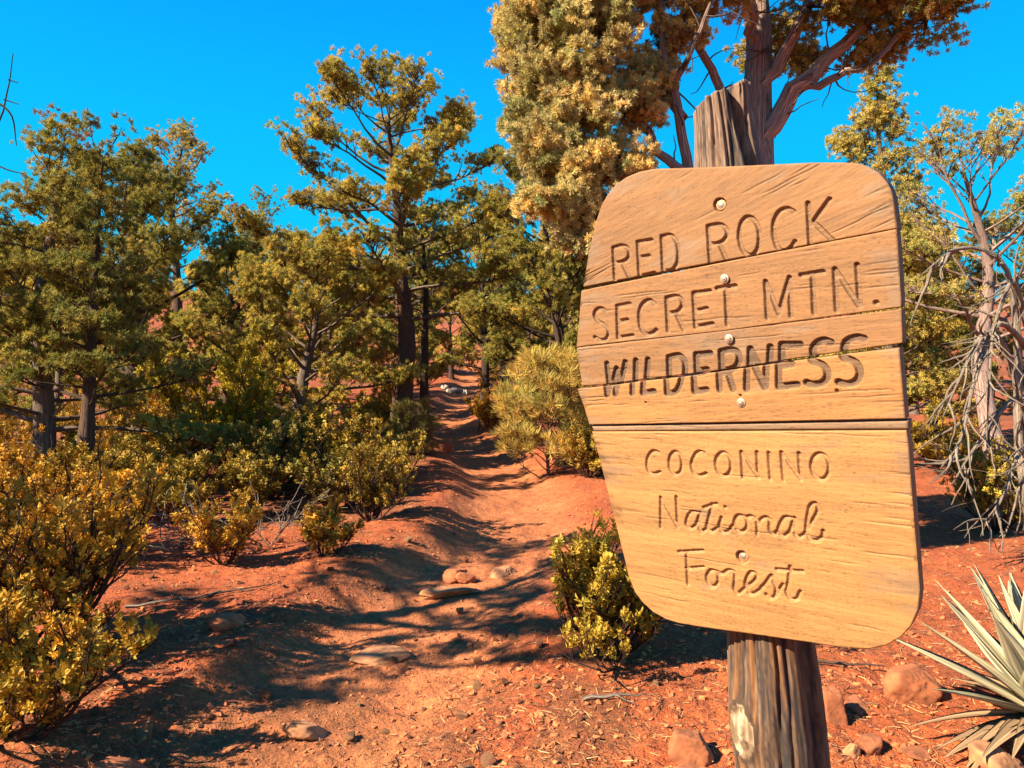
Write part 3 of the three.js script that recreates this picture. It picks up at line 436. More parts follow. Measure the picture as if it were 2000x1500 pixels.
// the wooded rise behind, each tree on its own
const WOOD = 'junipers of the wooded rise behind the trail';
{
  const R = rng(77), spots = [[-5.2, -21, 4.4], [-3.4, -23, 5.0], [-13.6, -20, 5.4], [-11.4, -18.6, 4.6], [-15.5, -24, 6], [-8.2, -22, 4.6], [-6.2, -26, 5.4], [-4.6, -30, 5.2], [-2.8, -34, 5.0], [.6, -27, 5.2], [1.6, -22, 5.0], [2.6, -17.5, 5.2], [3.4, -24, 5.6], [-.2, -36, 5.2], [2.2, -33, 5.6], [-8.4, -34, 5.2], [-12, -36, 5.6], [-17, -32, 6], [-6, -40, 5.4], [-1.4, -44, 5.4], [-10, -46, 5.4], [3, -46, 5.4], [5, -30, 5.6], [8, -24, 5.4], [12, -22, 5.6], [14.5, -18, 5.6], [11, -30, 5.8], [16, -30, 6], [-20, -40, 6], [-15, -50, 6], [7, -42, 6], [12, -46, 6]];
  spots.forEach(([x, z, h], k) => juniper('juniper_tree', 'rounded juniper of the wooded rise behind the trail', { seed: 200 + k, x, z, h: h * (.85 + .25 * R()), r: .13, bark: k % 3 ? BARK.dark : BARK.grey, base: .14, R: 1.75 + R() * .4, limbs: 28, profile: rounded, clump: .36, tufts: 10, scale: 1.0, tuft: TUFT.coarse, color: [GOLD, OLIVE, GREEN, GOLD, OLIVE][k % 5], twigs: 4, dead: 3, group: WOOD, sides: 7 }));
}
// the juniper out of the frame on the left whose shade dapples the trail; only dead twig ends reach into view
{
  const g = juniper('juniper_tree', 'open crowned juniper at the left whose dead twig tips reach over the shrubs', { seed: 120, x: -6.5, z: -2.9, h: 7.3, r: .2, bark: BARK.brown, base: .48, R: 2.4, limbs: 34, profile: rounded, clump: .19, tufts: 15, scale: .95, tuft: TUFT.mid, color: OLIVE, twigs: 6, bare: .36, bend: .05, lift: .03 });
  const w = new Wood(), R = rng(9), o = g.position;
  const P = (x, y, z) => V(x - o.x, y - o.y, z - o.z);
  for (const a of [[[-6.45, 2.7, -2.9], [-4.9, 3.0, -3.4], [-3.6, 3.25, -4.0], [-3.06, 3.3, -4.2], [-2.97, 3.55, -4.2], [-2.95, 3.78, -4.2]], [[-3.6, 3.25, -4.0], [-3.11, 3.5, -4.2], [-2.95, 3.42, -4.2], [-2.90, 3.22, -4.2]], [[-5.3, 2.9, -3.3], [-4.3, 3.05, -3.6], [-3.21, 3.2, -4.2], [-2.96, 3.08, -4.2], [-2.85, 3.05, -4.2]], [[-2.97, 3.62, -4.2], [-2.91, 3.60, -4.2]], [[-2.99, 3.5, -4.2], [-2.90, 3.47, -4.2]]]) { const c = new THREE.CatmullRomCurve3(a.map((q) => P(...q))).getPoints(14); w.tube(c, taper(15, a.length > 3 ? .012 : .004, .0025), 5, .15, 3); }
  part('dead_twigs', w.build(), BARK.dark, g);
}
// the big old juniper behind the sign
{
  const X = 2.27, Z = -6.7, y0 = groundY(X, Z), R = rng(333), g = thing('juniper_tree', X, y0, Z, 'big old juniper with pinkish peeling trunk and heavy golden crown behind the sign', 'tree');
  const L = (x, y, z) => V(x - X, y - y0, z - Z), spline = (a, n) => new THREE.CatmullRomCurve3(a.map((p) => L(...p))).getPoints(n);
  const trunk = spline([[2.30, y0 - .3, -6.7], [2.25, 1.2, -6.7], [2.22, 2.6, -6.72], [2.27, 3.9, -6.7], [2.30, 4.7, -6.7], [2.35, 5.6, -6.75], [2.30, 6.8, -6.8], [2.4, 7.8, -6.8]], 40);
  part('trunk', new Wood().tube(trunk, trunk.map((_, k) => .235 * Math.pow(1 - k / 42, .75) * (1 + .5 * Math.max(0, 1 - k / 6))), 18, .13, 3).build(), BARK.pink, g);
  // main limbs: path, foot radius, tip radius
  const limbs = [
    [[[2.28, 4.25, -6.65], [2.55, 4.62, -6.5], [2.85, 4.95, -6.35], [3.3, 5.3, -6.2], [3.75, 5.55, -6.1]], .10, .03],
    [[[2.62, 4.70, -6.48], [2.95, 4.72, -6.3], [3.2, 4.85, -6.2], [3.6, 5.25, -6.1], [3.8, 5.4, -6.1]], .04, .012],
    [[[2.3, 4.75, -6.65], [2.65, 5.35, -6.4], [2.8, 5.9, -6.3], [3.2, 6.4, -6.2]], .07, .02],
    [[[2.2, 4.1, -6.7], [2.02, 4.6, -6.6], [1.75, 5.0, -6.5], [1.6, 5.5, -6.4], [1.5, 6.2, -6.4]], .06, .02],
    [[[2.2, 1.5, -6.68], [1.85, 2.4, -6.5], [1.62, 3.3, -6.35], [1.55, 4.0, -6.3], [1.38, 4.6, -6.2], [1.3, 5.3, -6.2], [1.1, 6.0, -6.1]], .085, .02],
    [[[1.56, 3.7, -6.32], [1.3, 4.0, -6.2], [1.0, 4.25, -6.1], [.7, 4.6, -6.0], [.5, 5.1, -5.95]], .05, .015],
    [[[1.6, 3.2, -6.35], [1.25, 3.45, -6.2], [.95, 3.55, -6.05], [.6, 3.8, -5.95], [.3, 4.2, -5.9], [.15, 4.7, -5.9]], .055, .014],
    [[[1.75, 2.7, -6.45], [1.3, 3.05, -6.2], [.95, 3.2, -6.0], [.6, 3.35, -5.9], [.2, 3.6, -5.85]], .05, .012],
    [[[1.5, 4.3, -6.25], [1.15, 4.9, -6.4], [.8, 5.4, -6.5], [.4, 5.8, -6.5]], .045, .014],
    [[[1.9, 2.2, -6.6], [1.6, 2.9, -7.0], [1.2, 3.6, -7.3], [.8, 4.3, -7.5], [.5, 5.0, -7.5]], .06, .015],
    [[[2.3, 5.2, -6.7], [2.0, 5.8, -6.2], [1.8, 6.5, -5.9]], .06, .02],
    [[[1.4, 4.5, -6.2], [1.6, 4.95, -5.9], [1.75, 5.4, -5.8]], .03, .01],
  ].map(([a, r0, r1], k) => { const p = spline(a, 18); for (let q = 2; q < 18; q++) p[q].add(V(.05 * noise(q * .6, k * 3, 5), .05 * noise(q * .6, k * 3 + 9, 6), .05 * noise(q * .6, k, 7))); part('limb', new Wood().tube(p, taper(p.length, r0, r1, .8), 9, .12, k).build(), BARK.pink, g); return p; });
  // crown: bunches gathered in lobes, each hung on the nearest limb by a crooked twig
  const wood = new Wood(), spray = new Spray();
  const lobes = [[.28, 5.35, -5.95, .42, .55], [.12, 4.75, -5.9, .30, .55], [.15, 4.15, -5.85, .30, .5], [.25, 3.6, -5.85, .33, .36], [.55, 3.3, -5.9, .33, .25], [.45, 3.95, -5.8, .35, .4], [.55, 4.75, -5.9, .42, .5], [.65, 5.4, -6.1, .45, .5], [1.2, 5.6, -6.1, .42, .36], [1.0, 4.25, -5.95, .22, .18], [1.2, 4.6, -6.5, .26, .22], [1.05, 3.7, -6.6, .26, .2], [1.45, 5.05, -6.3, .24, .2], [.85, 3.75, -5.9, .2, .14], [1.75, 5.45, -6.1, .38, .35], [.6, 4.6, -7.3, .35, .4], [1.3, 3.75, -7.3, .28, .3], [2.1, 6.5, -6.1, .6, .4], [1.95, 5.9, -5.9, .4, .3], [2.9, 6.1, -6.2, .5, .3], [3.3, 5.45, -6.1, .42, .26], [3.6, 5.1, -6.05, .30, .22], [3.0, 5.25, -6.2, .34, .2], [2.7, 5.3, -5.9, .26, .2], [3.3, 5.0, -6.4, .26, .14], [2.75, 4.95, -6.5, .14, .12], [2.6, 6.9, -6.6, .7, .5], [3.75, 5.3, -6.05, .2, .2], [1.25, 4.75, -6.2, .2, .2], [2.7, 5.5, -7.2, .4, .3], [3.4, 6.3, -6.6, .5, .3], [.1, 5.0, -6.4, .35, .6]];
  const nodes = []; limbs.forEach((p) => p.forEach((q, k) => { if (k > 5) nodes.push(q); }));
  for (const [cx, cy, cz, rh, rv] of lobes) {
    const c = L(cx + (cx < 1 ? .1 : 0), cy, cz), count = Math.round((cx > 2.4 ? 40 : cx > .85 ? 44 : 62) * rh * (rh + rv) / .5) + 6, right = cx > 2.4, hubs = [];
    const hub = nodes.reduce((a, b) => a.distanceToSquared(c) < b.distanceToSquared(c) ? a : b);
    for (let q = 0; q < 4; q++) { const p = crooked(hub, c.clone().sub(hub).add(V((R() - .5) * rh * 1.6, (R() - .5) * rv * 1.6, (R() - .5) * rh)), Math.max(.2, c.distanceTo(hub) * (.8 + .5 * R())), 6, R, .45, UP, .05); wood.tube(p, taper(6, .018, .006), 5, .1, q); hubs.push(...p.slice(2)); }
    for (let k = 0; k < count; k++) {
      const d = V(R() - .5, R() - .5, R() - .5).normalize(), f = Math.cbrt(.25 + .75 * R()), p = c.clone().add(V(d.x * rh * f, d.y * rv * f, d.z * rh * f));
      const h = hubs.reduce((a, b) => a.distanceToSquared(p) < b.distanceToSquared(p) ? a : b), dir = p.clone().sub(h), len = dir.length();
      wood.tube(crooked(h, dir, len, 4, R, .3), taper(4, .0075, .003), 3);
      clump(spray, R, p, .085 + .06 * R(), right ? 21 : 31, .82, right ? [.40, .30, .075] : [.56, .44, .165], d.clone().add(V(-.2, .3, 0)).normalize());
    }
  }
  for (let k = 0; k < 110; k++) { const p = limbs[k % 3 ? k % limbs.length : k % 4], b = along(p, .15 + .6 * R()); wood.tube(crooked(b, V(R() - .5, R() - .4, R() - .5), .25 + .45 * R(), 6, R, .8), taper(6, .009, .003), 4); }
  part('twigs', wood.build(), BARK.grey, g);
  spray.build('crown', TUFT.fine, FOL.juniper, g);
  const strips = new Wood(); for (let k = 0; k < 60; k++) { const t = .36 + .3 * R(), c = along(trunk, t), th = R() * 6.28, r = .2 * Math.pow(1 - t, .75) + .012, a = V(c.x + Math.cos(th) * r, c.y, c.z + Math.sin(th) * r); strips.tube([a, a.clone().add(V(Math.cos(th) * .012, -.05, Math.sin(th) * .012)), a.clone().add(V(Math.cos(th) * .03 + .01, -.11 - .06 * R(), Math.sin(th) * .03))], [.008, .010, .003], 3); }
  part('peeling_bark', strips.build(), BARK.pale, g);
}

// ---------------------------------------------------------------- shrubs
const AMBER = [.54, .30, .024], LIME = [.42, .31, .020], DULL = [.36, .235, .026];
shrub('manzanita_shrub', 'large amber leaved manzanita with tangled red stems beside the trail foreground', { seed: 401, x: -2.95, z: -4.75, h: 1.3, r: 1.0, stems: 15, forks: 9, twigs: 7, stem: .022, color: AMBER, leaf: WHORL.near, per: 2, leaves: 300 });
shrub('manzanita_shrub', 'low manzanita with glossy yellow leaves in front of the large amber one', { seed: 402, x: -2.45, z: -3.72, h: .72, r: .6, stems: 10, forks: 7, twigs: 6, stem: .014, color: [.46, .28, .025], leaf: WHORL.near, per: 2, leaves: 300 });
shrub('manzanita_shrub', 'spreading manzanita behind the large amber one, under the pointed juniper', { seed: 403, x: -4.3, z: -6.9, h: 1.3, r: 1.0, stems: 14, forks: 8, twigs: 7, stem: .02, color: AMBER, leaf: WHORL.mid, per: 2 });
shrub('manzanita_shrub', 'compact golden shrub standing on bare red dirt, taller of the two', { seed: 404, x: -2.65, z: -6.9, h: .66, r: .36, stems: 9, forks: 6, twigs: 6, stem: .010, color: [.52, .29, .03], leaf: WHORL.mid, per: 2 });
shrub('manzanita_shrub', 'small golden shrub on the lip of the trail bank', { seed: 405, x: -1.72, z: -6.85, h: .46, r: .34, stems: 8, forks: 5, twigs: 6, stem: .010, color: [.50, .28, .03], leaf: WHORL.mid, per: 2 });
shrub('manzanita_shrub', 'dark green shrub with a few amber sprigs on the trail bank', { seed: 406, x: -1.62, z: -8.5, h: .95, r: .55, stems: 12, forks: 7, twigs: 6, stem: .014, color: DULL, leaf: WHORL.mid, per: 2 });
const UNDER = 'dull green shrubs in the shade left of the trail';
[[-3.3, -10.2, 1.25, .9], [-4.6, -9.6, 1.1, .9], [-2.5, -10.6, 1.3, .8], [-5.4, -11.6, 1.2, .9], [-3.2, -9.1, .8, .6], [-3.9, -12.2, 1.5, .9], [-2.0, -11.6, 1.0, .6], [-5.0, -8.6, .9, .8], [-3.9, -8.5, .75, .7], [-2.3, -9.5, .8, .6], [-1.9, -10.3, .8, .5], [-3.0, -11.5, 1.3, .8], [-6.0, -10.4, 1.1, .9]].forEach(([x, z, h, r], k) => shrub('manzanita_shrub', 'dull green shrub in the shade below the junipers left of the trail', { seed: 410 + k, x, z, h, r, stems: 11, forks: 7, twigs: 6, stem: .015, color: k % 3 ? DULL : [.26, .20, .03], leaf: WHORL.far, per: 1, group: UNDER }));
shrub('oak_shrub', 'tall bright yellow green leafy shrub among the dark junipers', { seed: 421, x: -4.75, z: -12.4, h: 2.5, r: 1.0, stems: 13, forks: 10, twigs: 8, stem: .022, color: LIME, leaf: WHORL.oak, per: 2, bark: BARK.brown });
shrub('oak_shrub', 'amber leafy shrub at the foot of the bright yellow green one', { seed: 422, x: -5.3, z: -11.0, h: 1.3, r: .9, stems: 11, forks: 8, twigs: 7, stem: .015, color: AMBER, leaf: WHORL.far, per: 1, bark: BARK.brown });
const EDGE = 'yellow shrubs round the foot of the pointed juniper';
[[-8.3, -11.5, 1.2, .9], [-7.0, -9.4, .9, .8], [-5.4, -8.4, .95, .8], [-9.6, -13.5, 1.6, 1.0], [-6.6, -7.4, 1.0, .8], [-7.5, -13, 1.5, 1.0], [-9.2, -12.2, 1.5, 1.0], [-10.6, -14.8, 1.7, 1.1], [-7.0, -14.6, 1.6, 1.0], [-6.2, -13.0, 1.4, .9]].forEach(([x, z, h, r], k) => shrub('manzanita_shrub', 'yellow shrub crowding the foot of the pointed juniper', { seed: 430 + k, x, z, h, r, stems: 10, forks: 7, twigs: 6, stem: .014, color: [.44, .27, .03], leaf: WHORL.far, per: 1, group: EDGE }));
const BACK = 'yellow green shrubs in front of the wooded rise';
[[-12.5, -16.5, 1.4, 1.1], [-10.6, -17, 1.3, 1], [-14.5, -19, 1.6, 1.2], [-9.2, -18.5, 1.4, 1.1], [-6.6, -20, 1.3, 1], [-5.2, -18.4, 1.2, 1], [-3.6, -19.5, 1.3, 1], [-3.3, -17.2, 1.0, .8], [-4.0, -26, 1.5, 1.1], [.8, -23, 1.5, 1.2], [-.2, -29.5, 1.6, 1.2], [-3.6, -31.5, 1.4, 1.1], [2.4, -19.5, 1.3, 1.1], [-1.2, -34.5, 1.8, 1.5], [-2.9, -36.5, 1.8, 1.5]].forEach(([x, z, h, r], k) => shrub('oak_shrub', 'yellow green shrub in front of the wooded rise', { seed: 470 + k, x, z, h, r, stems: 9, forks: 6, twigs: 6, stem: .014, color: [[.44, .28, .03], [.36, .25, .035], [.30, .20, .03]][k % 3], leaf: WHORL.oak, per: 1, scale: 1.3, bark: BARK.brown, group: BACK }));
shrub('manzanita_shrub', 'rounded golden shrub on the right edge of the far trail', { seed: 440, x: -.55, z: -18.2, h: 1.15, r: .85, stems: 11, forks: 8, twigs: 6, stem: .014, color: AMBER, leaf: WHORL.far, per: 1 });
shrub('manzanita_shrub', 'upright olive manzanita growing at the left edge of the sign', { seed: 441, x: .62, z: -4.62, h: .82, r: .36, stems: 16, forks: 8, twigs: 6, stem: .012, color: [.46, .31, .035], leaf: WHORL.near, per: 2 });
shrub('manzanita_shrub', 'low olive shrub below the feathery young juniper on the right bank', { seed: 443, x: 1.25, z: -11.8, h: .8, r: .8, stems: 11, forks: 8, twigs: 6, stem: .013, color: [.40, .25, .03], leaf: WHORL.far, per: 1 });
shrub('oak_shrub', 'yellow green shrub under the dead branches right of the sign', { seed: 442, x: 5.3, z: -8.2, h: 1.1, r: .95, stems: 13, forks: 8, twigs: 7, stem: .014, color: [.42, .31, .04], leaf: WHORL.mid, per: 2 });
[[7.0, -12, 1.2, .9], [5.3, -12.6, .8, .6], [4.2, -13.4, 1.0, .8]].forEach(([x, z, h, r], k) => shrub('oak_shrub', 'low dull shrub at the back of the red clearing', { seed: 450 + k, x, z, h, r, stems: 10, forks: 7, twigs: 6, stem: .013, color: DULL, leaf: WHORL.far, per: 1, group: 'low shrubs at the back of the clearing' }));
juniper('young_juniper', 'feathery pale green young juniper on the right bank of the trail', { boughs: true, seed: 460, x: .62, z: -12.6, h: 1.75, r: .035, bark: BARK.grey, base: .03, R: 1.05, limbs: 36, profile: rounded, pitch: .5, clump: .22, tufts: 6, scale: 1.0, tuft: TUFT.feather, color: [.48, .34, .08], twigs: 6, bare: .1, dead: 0 });
juniper('young_juniper', 'small feathery juniper at the foot of the tall golden one', { boughs: true, seed: 461, x: -1.95, z: -14.3, h: .75, r: .02, bark: BARK.grey, base: .05, R: .5, limbs: 24, profile: rounded, pitch: .5, clump: .12, tufts: 7, scale: .6, tuft: TUFT.feather, color: [.28, .21, .05], twigs: 8, bare: 0, dead: 0 });

// ---------------------------------------------------------------- dead branches right of the sign and bare twigs by the shrubs
function deadBranches(name, label, x, z, seed, arms, material) {
  const y0 = groundY(x, z), g = thing(name, x, y0, z, label, 'dead branches'), R = rng(seed);
  for (const [a, r] of arms) {
    const p = new THREE.CatmullRomCurve3(a.map(([px, py, pz]) => V(px - x, py - y0, pz - z))).getPoints(16), w = new Wood(); w.tube(p, taper(17, r * 1.15, .006), 6, .18, seed);
    for (let k = 0; k < 14; k++) { const s = .25 + .7 * R(), b = along(p, s), d = V().subVectors(along(p, s + .1), along(p, s - .1)).normalize().add(V((R() - .5) * 1.5, (R() - .65) * 1.3, (R() - .5) * 1.5)), q = crooked(b, d, .22 + .45 * R(), 7, R, .55); w.tube(q, taper(7, r * .42 + .002, .004), 4, .1, k); if (R() < .7) w.tube(crooked(q[3], V(R() - .5, R() - .7, R() - .5), .12 + .2 * R(), 5, R, .6), taper(5, .005, .002), 3); }
    part('branch', w.build(), material, g);
  }
}
deadBranches('dead_branches', 'tangle of bleached bare branches hanging beside the sign', 5.3, -7.4, 71, [
  [[[5.2, .4, -7.4], [5.0, 1.5, -7.3], [4.9, 2.5, -7.1], [4.65, 3.2, -6.9], [4.2, 3.3, -6.8], [3.75, 3.0, -6.7]], .045], [[[5.1, 1.6, -7.3], [4.7, 2.4, -7.0], [4.4, 2.5, -6.8], [4.1, 2.1, -6.7], [3.85, 1.7, -6.6]], .03], [[[5.0, 2.4, -7.1], [4.6, 2.6, -6.9], [4.2, 2.0, -6.7], [4.0, 1.5, -6.6], [3.75, 1.25, -6.5]], .028],
  [[[5.2, 1.4, -7.4], [4.8, 1.9, -7.0], [4.3, 1.5, -6.8], [3.9, 1.1, -6.6]], .026], [[[5.3, 1.0, -7.4], [4.8, 1.4, -7.0], [4.5, 1.0, -6.8], [4.15, .75, -6.6]], .024], [[[5.1, 2.2, -7.2], [4.95, 2.9, -6.9], [4.75, 2.3, -6.7], [4.6, 1.5, -6.6], [4.45, .9, -6.6]], .026], [[[5.2, 1.8, -7.3], [5.0, 2.2, -6.8], [4.85, 1.4, -6.6], [4.8, .7, -6.5]], .022], [[[5.0, 2.6, -7.1], [4.75, 3.0, -6.9], [4.5, 2.6, -6.8], [4.35, 2.05, -6.7], [4.3, 1.5, -6.7]], .022]], BARK.pale);
deadBranches('dead_twigs', 'grey bare twigs between the two golden shrubs and the dark one', -2.55, -7.75, 72, [[[[-2.5, .4, -7.7], [-2.35, .6, -7.7], [-2.2, .72, -7.65]], .006], [[[-2.5, .4, -7.7], [-2.6, .55, -7.7], [-2.4, .7, -7.6]], .006], [[[-2.55, .4, -7.75], [-2.7, .52, -7.6], [-2.9, .6, -7.6]], .006]], BARK.pale);
deadBranches('dead_twigs', 'grey bare twigs lying against the compact golden shrub', -3.05, -7.2, 73, [[[[-3.0, .38, -7.2], [-3.15, .6, -7.2], [-3.4, .72, -7.1]], .009], [[[-3.0, .38, -7.2], [-2.9, .55, -7.1], [-3.0, .8, -7.1]], .008], [[[-3.05, .38, -7.2], [-3.3, .5, -7.0], [-3.6, .55, -7.0]], .008]], BARK.pale);

// ---------------------------------------------------------------- agave
{
  const X = 2.60, Z = -3.72, y0 = groundY(X, Z), g = thing('agave', X, y0, Z, 'pale green agave rosette with sharp pointed leaves and dry lower leaves', 'plant'), R = rng(81);
  const green = mat(.62, .56, .36, { roughness: .8, map: barkC }), dry = mat(.52, .33, .17, { roughness: .9, map: barkC }), tipM = mat(.12, .06, .03);
  const leaf = (az, pitch, len, wid, sag, m, y) => {
    const n = 14, p = [], uv = [], i = [], c = V(0, y, 0), dir = V(Math.cos(az) * Math.cos(pitch), Math.sin(pitch), Math.sin(az) * Math.cos(pitch)), side = V(-Math.sin(az), 0, Math.cos(az)), q = c.clone().addScaledVector(dir, .03);
    for (let k = 0; k <= n; k++) {
      const t = k / n, w = wid * (t < .45 ? lerp(.62, 1, Math.sin(t / .45 * 1.57)) : Math.pow(1 - (t - .45) / .55, .85)) * .5 + .0012, up = V().crossVectors(side, dir).normalize().multiplyScalar(side.clone().cross(dir).y < 0 ? -1 : 1), th = .016 * (1 - t) + .002;
      for (const [s, v] of [[-1, .30], [-.55, .02], [0, -.12], [.55, .02], [1, .30], [.5, -.5], [0, -.8], [-.5, -.5]]) { const e = q.clone().addScaledVector(side, s * w).addScaledVector(up, v > 0 || s === 0 && v > -.5 || Math.abs(s) === .55 ? v * w * .9 : v * th * 1.3); p.push(e.x, e.y, e.z); uv.push(s * .1 + az, t * .25); }
      q.addScaledVector(dir, len / n); dir.y -= sag / n; dir.add(V((R() - .5) * .02, 0, (R() - .5) * .02)).normalize();
    }
    for (let k = 0; k < n; k++) for (let s = 0; s < 8; s++) { const a = k * 8 + s, b = k * 8 + (s + 1) % 8; i.push(a, a + 8, b, b, a + 8, b + 8); }
    const l = part(m === dry ? 'dry_leaf' : 'leaf', geometry(p, i, { uv }), m, g);
    if (m !== dry) { const s = part('spine', new THREE.ConeGeometry(.0035, .028, 6).translate(0, .012, 0), tipM, l); s.position.copy(q).addScaledVector(dir, -.01); s.quaternion.setFromUnitVectors(UP, dir); }
  };
  for (let k = 0; k < 34; k++) { const t = k / 34; leaf(k * 2.399 + .4, lerp(.30, 1.42, Math.pow(t, .85)) + (R() - .5) * .12, lerp(.72, .56, t) * (.9 + .2 * R()), 0.15 * (.85 + .3 * R()), lerp(.10, -.04, t), green, .10 + .12 * t); }
  for (let k = 0; k < 30; k++) leaf(k * 2.1 + R(), .16 - R() * .18, .5 + .24 * R(), .06 + .03 * R(), .22 + .3 * R(), dry, .10 + .04 * R());
}

// ---------------------------------------------------------------- stones
function rockGeometry(seed, n, sx, sy, sz) { const R = rng(seed), pts = []; for (let k = 0; k < n; k++) { const v = V(R() * 2 - 1, R() * 2 - 1, R() * 2 - 1), m = Math.max(Math.abs(v.x), Math.abs(v.y), Math.abs(v.z)), b = v.clone().divideScalar(m).lerp(v.clone().normalize(), .45); pts.push(V(b.x * sx, b.y * sy, b.z * sz)); } const g = new ConvexGeometry(pts), p = g.attributes.position, uv = []; for (let k = 0; k < p.count; k++) uv.push(p.getX(k) * 2.3 + p.getY(k), p.getZ(k) * 2.3 + p.getY(k) * 1.7); g.setAttribute('uv', new THREE.Float32BufferAttribute(uv, 2)); return g; }
const BOULDER = new Map(Object.values(ROCK).map((m) => [m, new THREE.MeshStandardMaterial({ color: m.color, vertexColors: true, roughness: .95 })]));
function boulderGeometry(seed, sx, sy, sz) { // broken sandstone: blunt planes, worn edges, pitted faces
  const R = rng(seed * 31 + 7), planes = Array.from({ length: 9 }, () => [V(R() - .5, R() - .5, R() - .5).normalize(), .62 + .32 * R()]); planes.push([V(0, -1, 0), .8], [V(.1, 1, .1).normalize(), .75]);
  const g = new THREE.IcosahedronGeometry(1, 13), p = g.attributes.position, v = V();
  for (let k = 0; k < p.count; k++) { v.fromBufferAttribute(p, k).normalize(); let q = 0; for (const [n, d] of planes) { const c = v.dot(n); if (c > 0) q += Math.pow(c / d, 34); } let r = Math.min(1.25, Math.pow(q + 1e-3, -1 / 34)); r *= 1 + .09 * fbm(v.x * 3 + seed, v.y * 3 + v.z * 2, 5, 5) + .03 * noise(v.x * 14 + seed, v.y * 14 - v.z * 11, 6); p.setXYZ(k, v.x * r * sx, v.y * r * sy, v.z * r * sz); }
  g.deleteAttribute('normal'); g.deleteAttribute('uv'); const out = mergeVertices(g, 1e-5), P = out.attributes.position, cc = []; for (let k = 0; k < P.count; k++) { const x = P.getX(k), y = P.getY(k), z = P.getZ(k), c = .80 + .42 * fbm(x * 14 + y * 9, z * 14 - y * 7 + seed, 15, 4) + .16 * noise(x * 70 + y * 40, z * 70 - y * 50, 17); cc.push(c, c * (1 + .06 * noise(x * 20, z * 20 + y * 20, 19)), c); } out.setAttribute('color', new THREE.Float32BufferAttribute(cc, 3)); out.computeVertexNormals(); return out;
}
function stone(x, z, sx, sy, sz, turn, seed, m, label, group, lift = .35) { const o = part('stone', boulderGeometry(seed, sx * 1.12, sy * 1.15, sz * 1.12), BOULDER.get(m), scene); o.position.set(x, groundY(x, z) + sy * (lift + .02), z); o.rotation.set(.12 * Math.sin(seed), turn, .15 * Math.cos(seed * 2)); tag(o, label, 'stone', group); return o; }
stone(.83, -3.52, .085, .085, .07, .5, 1, ROCK.red, 'cube shaped red stone left of the post foot', null, .5);
stone(.80, -3.33, .09, .05, .07, .2, 2, ROCK.red, 'flat red stone in front of the cube shaped one');
stone(1.62, -3.86, .075, .11, .075, .9, 3, ROCK.red, 'upright smooth red stone right behind the post', null, .6);
stone(1.66, -3.58, .07, .05, .05, .4, 4, ROCK.red, 'chipped red stone beside a small pale pebble');
stone(1.565, -3.52, .028, .034, .028, 1, 5, ROCK.tan, 'small pale pebble leaning on a chipped red stone', null, .7);
stone(2.17, -4.12, .12, .11, .09, .2, 6, ROCK.red, 'large blunt red stone against the agave', null, .55);
stone(2.14, -3.40, .10, .07, .08, .7, 7, ROCK.tan, 'wide orange stone under the dry agave leaves', null, .45);
stone(1.84, -3.5, .06, .02, .045, .3, 8, ROCK.red, 'thin flat red stone lying between the post and the agave');
stone(1.80, -4.0, .08, .018, .05, 1.1, 9, ROCK.red, 'thin slab of red stone behind the post foot');
stone(-.50, -6.82, .10, .075, .07, .6, 10, ROCK.red, 'sharp angular stone standing up in the trail', null, .6);
stone(-.40, -6.76, .085, .05, .06, .1, 11, ROCK.red, 'square stone touching the sharp angular one in the trail', null, .5);
stone(-.55, -6.35, .22, .05, .13, .3, 12, ROCK.tan, 'broad flat pale stone bedded in the trail');
stone(-.86, -5.05, .17, .05, .12, .4, 13, ROCK.tan, 'smooth domed stone bedded in the dappled trail', null, .2);
stone(-.42, -19.0, .30, .17, .2, .2, 14, ROCK.tan, 'large pale boulder beside the rounded golden shrub', null, .5);
stone(-1.80, -3.47, .13, .10, .10, .5, 15, ROCK.red, 'blunt red stone at the foot of the low manzanita', null, .4);
stone(-1.62, -3.42, .05, .03, .04, .8, 16, ROCK.tan, 'small tan pebble beside the blunt red stone');
stone(-1.08, -4.02, .10, .045, .07, .2, 17, ROCK.tan, 'pale stone half sunk in the middle of the trail');
stone(-1.97, -5.2, .11, .06, .08, .8, 18, ROCK.red, 'flat red stone at the left edge of the trail');
stone(-.10, -6.95, .12, .05, .09, .5, 19, ROCK.tan, 'low tan stone on the right side of the trail');
stone(-1.42, -15.3, .22, .16, .15, .1, 20, ROCK.red, 'red stone block at the foot of the slim dark juniper', null, .4);
[[-2.75, -30], [-2.35, -30.4], [-1.9, -30.2], [-2.5, -29.6]].forEach(([x, z], k) => stone(x, z, .17, .14, .14, k, 30 + k, ROCK.pale, 'pale stone beside the top of the trail', 'pale stones at the top of the trail', .5));
{
  const R = rng(91), spots = []; while (spots.length < 150) { const z = -3.0 - R() * R() * 9, x = -1.0 + (R() - .5) * 2.4 * Math.min(2.2, -z * .3) + (R() < .3 ? 1.8 : 0); spots.push([x, z]); }
  const geos = [1, 2, 3, 4, 5].map((s) => rockGeometry(500 + s, 14, 1, .6, .8)), ms = [ROCK.red, ROCK.tan, ROCK.red, ROCK.red];
  spots.forEach(([x, z], k) => { const o = part('pebble', geos[k % 5], ms[k % 4], scene), s = .018 + R() * R() * .045; o.scale.setScalar(s); o.position.set(x, groundY(x, z) + s * .25, z); o.rotation.set(R(), R() * 6, R()); tag(o, 'loose pebble scattered on the red dirt of the trail', 'pebble', 'loose pebbles on the trail'); });
}
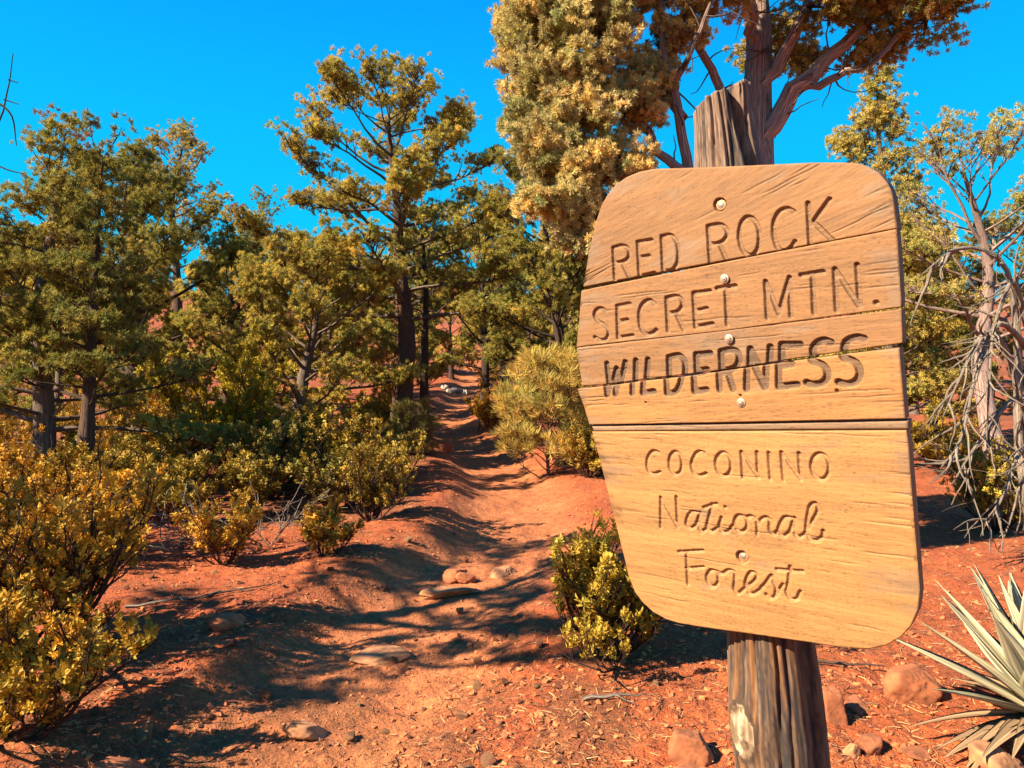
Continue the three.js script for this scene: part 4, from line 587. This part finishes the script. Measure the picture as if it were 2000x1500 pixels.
// grit, needles and bits of twig that nobody could count
{
  const R = rng(92), grit = new Spray(), lit = new Spray();
  for (let k = 0; k < 32000; k++) { const d = 2.6 + R() * R() * 11, a = (R() - .5) * 1.7, x = Math.sin(a) * d, z = -Math.cos(a) * d, s = (.003 + Math.pow(R(), 6) * .020) * (Math.abs(trailAt(x, z)) < .5 ? .7 : 1), c = vary([.42, .13, .045], R, .3); grit.add(V(x, groundY(x, z) + s * .2, z), V(R() - .5, 1, R() - .5).normalize(), s, R() * 6.28, c); }
  const gm = grit.build('gravel', rockGeometry(600, 12, 1, .6, .8), mat(1, 1, 1), scene); tag(gm, 'fine red gravel strewn over the dirt', 'gravel', null, 'stuff');
  for (let k = 0; k < 34000; k++) { const d = 2.6 + R() * R() * 14, a = (R() - .5) * 1.7, x = Math.sin(a) * d, z = -Math.cos(a) * d; const t = Math.abs(trailAt(x, z)); if (t < .55 && R() < .85) continue; const c = R() < .5 ? vary([.46, .25, .11], R, .3) : vary([.16, .07, .03], R, .3); lit.add(V(x, groundY(x, z) + .004, z), V(R() - .5, (R() - .5) * .3, R() - .5).normalize(), .4 + R() * R() * 1.6, R() * 6.28, c); }
  const w = new Wood().tube([V(0, -.03, 0), V(.002, 0, .001), V(-.001, .03, .002)], [.0016, .0018, .0008], 3);
  const lm = lit.build('litter', w.build(), mat(1, 1, 1), scene); tag(lm, 'fallen needles and bits of twig on the ground', 'litter', null, 'stuff');
}
// fallen sticks
[[1.55, -4.35, .5, .25, 'bent pale stick lying behind the upright stone'], [1.95, -4.6, .55, -.1, 'grey stick lying under the corner of the sign'], [.55, -4.05, .35, .1, 'thin dark stick lying left of the post'], [-2.2, -5.9, .8, .35, 'long crooked stick below the compact golden shrub'], [-2.5, -5.6, .7, .2, 'long dead stick beside the large amber manzanita'], [3.6, -7.2, .9, .1, 'pale stick on the red clearing beyond the agave']].forEach(([x, z, len, turn, label], k) => {
  const R = rng(700 + k), y = groundY(x, z), p = crooked(V(-len / 2, .012, 0), V(1, .05, 0), len, 9, R, .35); p.forEach((q) => { q.y = groundY(x + q.x * Math.cos(turn), z - q.x * Math.sin(turn)) - y + .010 + Math.max(0, q.y) * .25; });
  const w = new Wood().tube(p, taper(9, .012, .004), 6, .15, k); w.tube(crooked(p[4], V(.6, .15, .7), len * .35, 5, R, .5), taper(5, .006, .002), 4);
  const o = part('stick', w.build(), k % 2 ? BARK.grey : BARK.pale, scene); o.position.set(x, y, z); o.rotation.y = turn; tag(o, label, 'stick');
});

// ---------------------------------------------------------------- render
const renderer = new THREE.WebGLRenderer({ antialias: true });
renderer.setSize(1024, 768);
renderer.toneMapping = THREE.LinearToneMapping;
renderer.toneMappingExposure = EXPOSURE;
renderer.shadowMap.enabled = true;
scene.traverse((o) => { if (o.isMesh) o.castShadow = o.receiveShadow = true; });
renderer.render(scene, camera);
